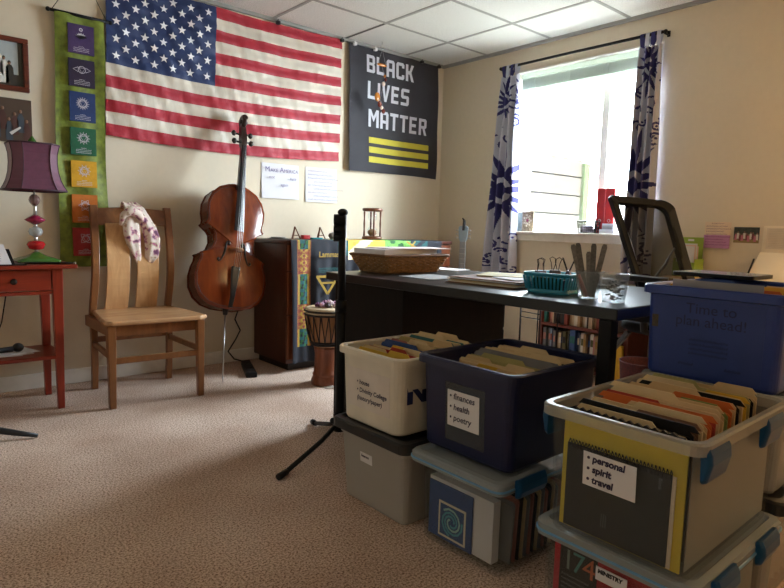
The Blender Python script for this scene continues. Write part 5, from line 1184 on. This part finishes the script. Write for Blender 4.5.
row([('black', None, -.002), ('yellow', (.02, .35), .004), ('manila', (.55, .97), -.004), ('red', (.25, .5), .004), ('pale manila', T1, .006), ('yellow', T2, .0), ('blue', (.3, .9), .01), ('manila', T1, .014), ('dusty rose', T3, .006), ('pale manila', T2, .012), ('olive', T3, .01), ('manila', T1, .02), ('teal', (.1, .9), .014), ('pale manila', T2, .026), ('teal', T1, .012), ('pale manila', (.25, .6), .03)], -2.572, -2.262, -2.422, -2.160, .305, .535, 'open white box', 'files in the open white box', 0)

# stack two: clear box with picture, navy box
c2 = thing('file_box', 'clear file box with blue picture folder showing, under the navy box', 'storage box', (-2.385, -2.695, 0), 'file boxes stacked before the desk')
hollow(B(), -2.592, -2.175, -2.860, -2.518, .002, .262, .008, lip=.008).build('body', m_clr, c2)
lid(B(), -2.622, -2.15, -2.867, -2.508, .255, .288).build('lid', m_lidc, c2)
B().tube(rr(-2.6225, -2.149, -2.8675, -2.5075, .266, .03, 5), .0035, 6, closed=True).build('blue_lid_edge', pm('sky_blue_plastic', '#5f93bd', .35), c2)
latch(None, -2.866, -2.56, -2.43, .290, .235, m_latch, c2)
pfo = B().box(-2.566, -2.562, -2.728, -2.552, .018, .19).build('picture_folder', pm('denim_blue_folder', '#274a86', .6, var=(30, .12)))
tag(pfo, 'blue folder with a square swirl picture, at the front of the clear box', 'folder')
sw = B().box(-2.5672, -2.566, -2.705, -2.595, .028, .138, 1).box(-2.5678, -2.567, -2.698, -2.602, .035, .131, 0)
for q in range(3):
    sw.ribbon([((.010 + .0032 * i * .9) * math.cos(i * .55 + q * 2.1), (.010 + .0032 * i * .9) * math.sin(i * .55 + q * 2.1)) for i in range(13)], .0065, (-2.5683, -2.650, .083), XN, ZU, 2 + q % 2)
sw.build('swirl_picture', [pm('deep_blue_print', '#1f4d86', .5), m_cream, pm('aqua_print', '#4fa0b4', .5), pm('pale_aqua_print', '#9cc7c4', .5)], pfo)
tag(B().box(-2.560, -2.53, -2.80, -2.548, .018, .20).build('paper_ream', m_paper), 'thick white ream behind the blue picture folder', 'papers')
for k in range(17): folder('%s file in the clear box, %s behind the white ream' % (('grey', 'rose', 'black', 'manila')[k % 4], ORD[k + 1]), -2.515 + .0175 * k, -2.832, -2.551, .018, .195 + .008 * (k % 3), (fm['grey'], fm['dusty rose'], m_black, m_manila)[k % 4], None, 'files in the clear box under the navy box', .06)
n2 = thing('file_box', 'open navy blue file box labelled finances, health, poetry', 'storage box', (-2.35, -2.66, .289), 'file boxes stacked before the desk')
nb = B(); hollow(nb, -2.568, -2.108, -2.858, -2.466, .2885, .572, .014, lip=.016, r=.035).build('body', m_navyp, n2)
front_label(n2, Face(-2.568, .016, .014, .2885, .572), -2.598, -2.722, .372, .482, ['\u2022 finances', '\u2022 health', '\u2022 poetry'], .026, tape=(-2.588, -2.742, .325, .505), lh=.033, top=.006)
row([('manila', T1, -.02), ('pale manila', T2, -.012), ('manila', T1, -.008), ('yellow', T2, -.014), ('pale manila', T1, .0), ('manila', T3, -.006), ('olive', (.3, .8), .004), ('grey', (.02, .5), .012), ('grey', (.0, .98), .006), ('pale manila', T1, .02), ('manila', T3, .004), ('black', None, .004), ('pale manila', T2, .018), ('manila', (.55, .98), .002)], -2.514, -2.20, -2.814, -2.510, .305, .548, 'navy box', 'files in the navy box', .04)

# stack three: red planner box below, personal box on top
b3 = thing('file_box', 'clear file box with red and black cover showing, under the personal box', 'storage box', (-2.46, -3.205, 0), 'file boxes stacked before the desk')
hollow(B(), -2.68, -2.235, -3.388, -3.028, .002, .262, .006, lip=.008).build('body', m_clr, b3)
lid(B(), -2.688, -2.205, -3.400, -3.018, .255, .291).build('lid', m_lidc, b3)
B().tube(rr(-2.6885, -2.2045, -3.4005, -3.0175, .267, .03, 5), .0035, 6, closed=True).build('blue_lid_edge', _M['sky_blue_plastic'], b3)
B().box(-2.64, -2.265, -3.3595, -3.3585, .02, .25).build('side_sheen_sheet', clear('side_sheen_plastic', '#c9ccc9', .48, .3), b3)  # milky sheet added inside; its whiteness stands for reflection on the clear side
latch(None, -3.398, -2.64, -2.53, .293, .235, m_latch, b3); latch(None, -3.398, -2.40, -2.29, .293, .235, m_latch, b3)
rc = tag(B().box(-2.655, -2.630, -3.352, -3.062, .018, .25).build('planner_book', pm('crimson_cover', '#b81a2e', .45)), 'crimson covered book with a black panel, at the front of the lower clear box', 'book')
pb = B().box(-2.6565, -2.655, -3.172, -3.078, .018, .25, 0)
b = pb.build('black_panel', pm('black_cover_panel', '#1b1a1d', .5), rc)
b = B()
b.text('1', .068, (-2.6572, -3.083, .185), XN, ZU, 0).text('7', .068, (-2.6572, -3.109, .185), XN, ZU, 1).text('4', .068, (-2.6572, -3.136, .185), XN, ZU, 2)
for k in range(4): b.scrawl(.002, .0 - k * .011, .07, .005, .0014, (-2.6572, -3.083, .168), XN, ZU, 3)
b.build('numerals', [pm('sage_print', '#7e8a80', .6), pm('teal_print', '#4f8f8a', .6), pm('orange_print', '#c46a45', .6), pm('grey_small_print', '#8a8a8c', .6)], pb and rc)
front_label(b3, Face(-2.68, .008, .006, .002, .262), -3.178, -3.25, .205, .236, ['MINISTRY'], .013, x0off=.005, top=.004, inkm=m_inkb, shear=.1, bold=.0008)
for k in range(12): folder('%s file in the lower clear box behind the crimson book, %s from its front' % (('white', 'grey', 'manila')[k % 3], ORD[k + 1]), -2.60 + .028 * k, -3.346, -3.066, .018, .225 + .006 * (k % 2), (m_paper, fm['grey'], m_manila)[k % 3], None, 'files in the lower clear box')
p3_ = thing('file_box', 'open clear file box labelled personal, spirit, travel, nearest the camera', 'storage box', (-2.475, -3.215, .292), 'file boxes stacked before the desk')
hollow(B(), -2.727, -2.215, -3.398, -3.042, .2915, .582, .014, lip=.016, r=.035, mr=1, t=.003).build('body', [m_clr, m_clrim], p3_)
B().box(-2.68, -2.255, -3.3632, -3.3622, .31, .55).build('side_sheen_sheet', clear('side_sheen_plastic', '#c9ccc9', .48, .3), p3_)  # same added sheet, painting the whitish reflection of the clear wall
latch(None, -3.383, -2.705, -2.60, .572, .50, m_latch, p3_); latch(None, -3.383, -2.40, -2.29, .572, .50, m_latch, p3_)
latch(None, -3.058, -2.705, -2.60, .572, .50, m_latch, p3_, 1)
front_label(p3_, Face(-2.727, .016, .014, .2915, .582), -3.152, -3.270, .424, .498, ['\u2022 personal', '\u2022 spirit', '\u2022 travel'], .021, lh=.0235, top=.003, x0off=.008, bold=.0009)
ys = tag(B().box(-2.680, -2.677, -3.354, -3.084, .302, .560).build('card_sheet', pm('yellow_poster_card', '#d8c136', .7)), 'large yellow card just inside the front of the personal box', 'card')
nbk = thing('notebook', 'black spiral notebook standing before the yellow card in the personal box', 'notebook', (-2.695, -3.21, .302))
B().box(-2.6895, -2.6855, -3.330, -3.100, .308, .497).build('cover', pm('black_notebook_cover', '#161619', .6, var=(6, .05)), nbk)
B().box(-2.685, -2.682, -3.337, -3.100, .306, .494).build('pages', m_cream, nbk)
spn = B()
for k in range(30): y = -3.104 - .0077 * k; spn.tube([(-2.690, y, .488), (-2.6915, y, .498), (-2.687, y, .506), (-2.6815, y, .498), (-2.6825, y, .488)], .0011, 5)
spn.build('spiral_binding', m_blackm, nbk)
b = B(); b.text('Blank', .011, (-2.6902, -3.306, .485), (0, 0, -1), XN)
for k in range(3): b.scrawl(0, -.005 * k, .03, .0025, .001, (-2.6902, -3.20, .365), (0, 0, -1), XN)
b.build('lettering', pm('grey_lettering', '#77777c', .6), nbk)
zz = tag(B().prism([(0, 0), (.250, 0), (.250, .268)] + [(.250 - .0091 * i - .0048 * (i % 1), .268 + (.006 if i % 2 else 0)) for i in range(1, 27)] + [(0, .268)], (-2.672, -3.341, .302), (0, 1, 0), ZU, (1, 0, 0), .006).build('comb_bound_pad', m_black), 'black comb bound pad with toothed top behind the yellow card', 'pad')
row([('pale manila', (.30, .95), .000), ('black', (.0, .98), .006), ('brown', (.02, .5), .006), ('pale manila', (.02, .55), .016), ('manila', T2, .008), ('orange', (.0, .98), .010), ('red', (.5, .98), .010), ('pale manila', (.40, .97), .028), ('manila', (.05, .5), .016), ('green', (.1, .4), .014), ('orange', (.03, .5), .018), ('manila', (.35, .75), .026), ('black', (.0, .9), .018), ('pale manila', (.45, .9), .028), ('yellow', (.02, .35), .016), ('olive', (.5, .9), .026), ('black', None, .018), ('manila', T1, .026)], -2.650, -2.285, -3.340, -3.090, .302, .566, 'personal box', 'files in the personal box', 0)

# stack four beside the desk end: two boxes and the blue one on top
s4 = thing('file_box', 'clear file box with black lid on the carpet under the blue box', 'storage box', (-1.92, -3.18, 0), 'file boxes stacked before the desk')
hollow(B(), -2.15, -1.70, -3.37, -2.995, .002, .275, .018, lip=.006).build('body', m_smoke, s4)
lid(B(), -2.165, -1.685, -3.39, -2.985, .268, .304).build('lid', m_lidk, s4)
for k in range(8): folder('white file in the black-lidded box under the blue box', -2.08 + .045 * k, -3.335, -3.03, .018, .24, m_paper, None, 'white files in the black-lidded box')
s5 = thing('file_box', 'clear file box between the black lid and the blue box', 'storage box', (-1.92, -3.18, .305), 'file boxes stacked before the desk')
hollow(B(), -2.155, -1.69, -3.372, -2.992, .3045, .557, .014, lip=.012).build('body', m_smoke, s5)
lid(B(), -2.16, -1.685, -3.376, -2.988, .54, .566).build('lid', m_lidc, s5)
for k in range(8): folder('white file in the clear box directly under the blue box', -2.09 + .045 * k, -3.33, -3.03, .32, .52, m_paper, None, 'white files under the blue box')
bb_ = thing('file_box', 'open royal blue file box with a large printed sheet on its front', 'storage box', (-1.91, -3.17, .567), 'file boxes stacked before the desk')
hollow(B(), -2.175, -1.665, -3.36, -2.985, .5665, .820, .010, lip=.014, r=.03).build('body', m_bluep, bb_)
FB = Face(-2.175, .014, .010, .5665, .820)
shb = FB.slab(B(), -3.045, -3.305, .582, .785, .0004, .0010).build('printed_sheet', pm('blue_tinted_sheet', '#223a80', .5), bb_)
b = B(); b.text('Time to', .040, FB.o(-3.175, .750, .0016), XN, FB.up(), align='CENTER').text('plan ahead!', .040, FB.o(-3.175, .716, .0016), XN, FB.up(), align='CENTER')
for k in range(4): b.scrawl(-.05, -.0125 * k, .10, .007, .0022, FB.o(-3.175, .675, .002), XN, FB.up())
b.scrawl(-.02, 0, .04, .008, .0028, FB.o(-3.12, .605, .0018), XN, FB.up()).scrawl(-.02, 0, .04, .008, .0028, FB.o(-3.24, .605, .0018), XN, FB.up())
b.build('lettering', pm('deep_blue_print_ink', '#141f52', .6), shb)
FB.slab(B(), -3.018, -3.036, .70, .735, .0005, .001).build('sticker', pm('dark_gold_sticker', '#3d3222', .5, var=(120, .5)), bb_)
tag(B().box(-2.145, -2.143, -3.29, -3.062, .59, .838).build('divider_card', pm('grey_divider', '#8a8a90', .7)), 'plain grey card rising above the front rim of the blue box', 'card')
row([('orange', (.02, .45), .012), ('yellow', (.02, .5), .018), ('pale manila', (.05, .4), .012), ('orange', (.02, .35), .006), ('blue', None, .01), ('blue', T3, .014), ('manila', (.05, .4), .004), ('blue', None, .01), ('blue', None, .008)], -2.125, -1.74, -3.325, -3.02, .585, .800, 'royal blue box', 'files in the royal blue box', 0)
tbm = thing('tablet', 'slim dark tablet lying across the back of the royal blue box', 'tablet', (-1.68, -3.03, .827))
B().loft([[(p[0], p[1], p[2]) for p in rr(-1.80, -1.60, -3.15, -2.90, z, .02)] for z in (.8265, .829, .836, .838)]).build('shell', m_black, tbm)
B().box(-1.79, -1.61, -3.14, -2.91, .8378, .8388).build('screen', pm('pale_screen_glass', '#9fa9b5', .12), tbm)

# ------------------------------------------------------------------ lights beyond the frame: unseen ceiling panel added for warm fill, and a floor lamp
def warm_panel(x, y, label, k):
    t = thing('added_ceiling_panel', label, 'fill light', (x, y, H))
    B().box(x - .29, x + .29, y - .29, y - .275, H - .012, H - .001).box(x - .29, x + .29, y + .275, y + .29, H - .012, H - .001).box(x - .29, x - .275, y - .275, y + .275, H - .012, H - .001).box(x + .275, x + .29, y - .275, y + .275, H - .012, H - .001).build('frame', m_white, t)
    B().box(x - .275, x + .275, y - .275, y + .275, H - .008, H - .002).build('diffuser', pm('warm_diffuser', '#ffffff', .5, emit=((1.0, .72, .42, 1), k)), t)
warm_panel(-3.815, -4.455, 'unseen square warm fill panel added on the ceiling behind the camera', 1.8)
fl_ = thing('floor_lamp', 'warm floor lamp by the right wall beyond the photo edge', 'lamp', (-.55, -3.85, 0))
B().lathe([(.14, 0), (.14, .015), (.03, .03), (.012, .05), (.012, 1.42)], (-.55, -3.85, 0), 20).build('base', m_blackm, fl_)
B().lathe([(.20, 1.36), (.14, 1.66)], (-.55, -3.85, 0), 24, caps=False).build('lamp_shade', clear('linen_shade', '#efe3cc', .6, .8), fl_)
B().ball((-.55, -3.85, 1.50), .05).build('bulb', pm('warm_bulb', '#ffffff', .5, emit=((1.0, .66, .32, 1), 250)), fl_)
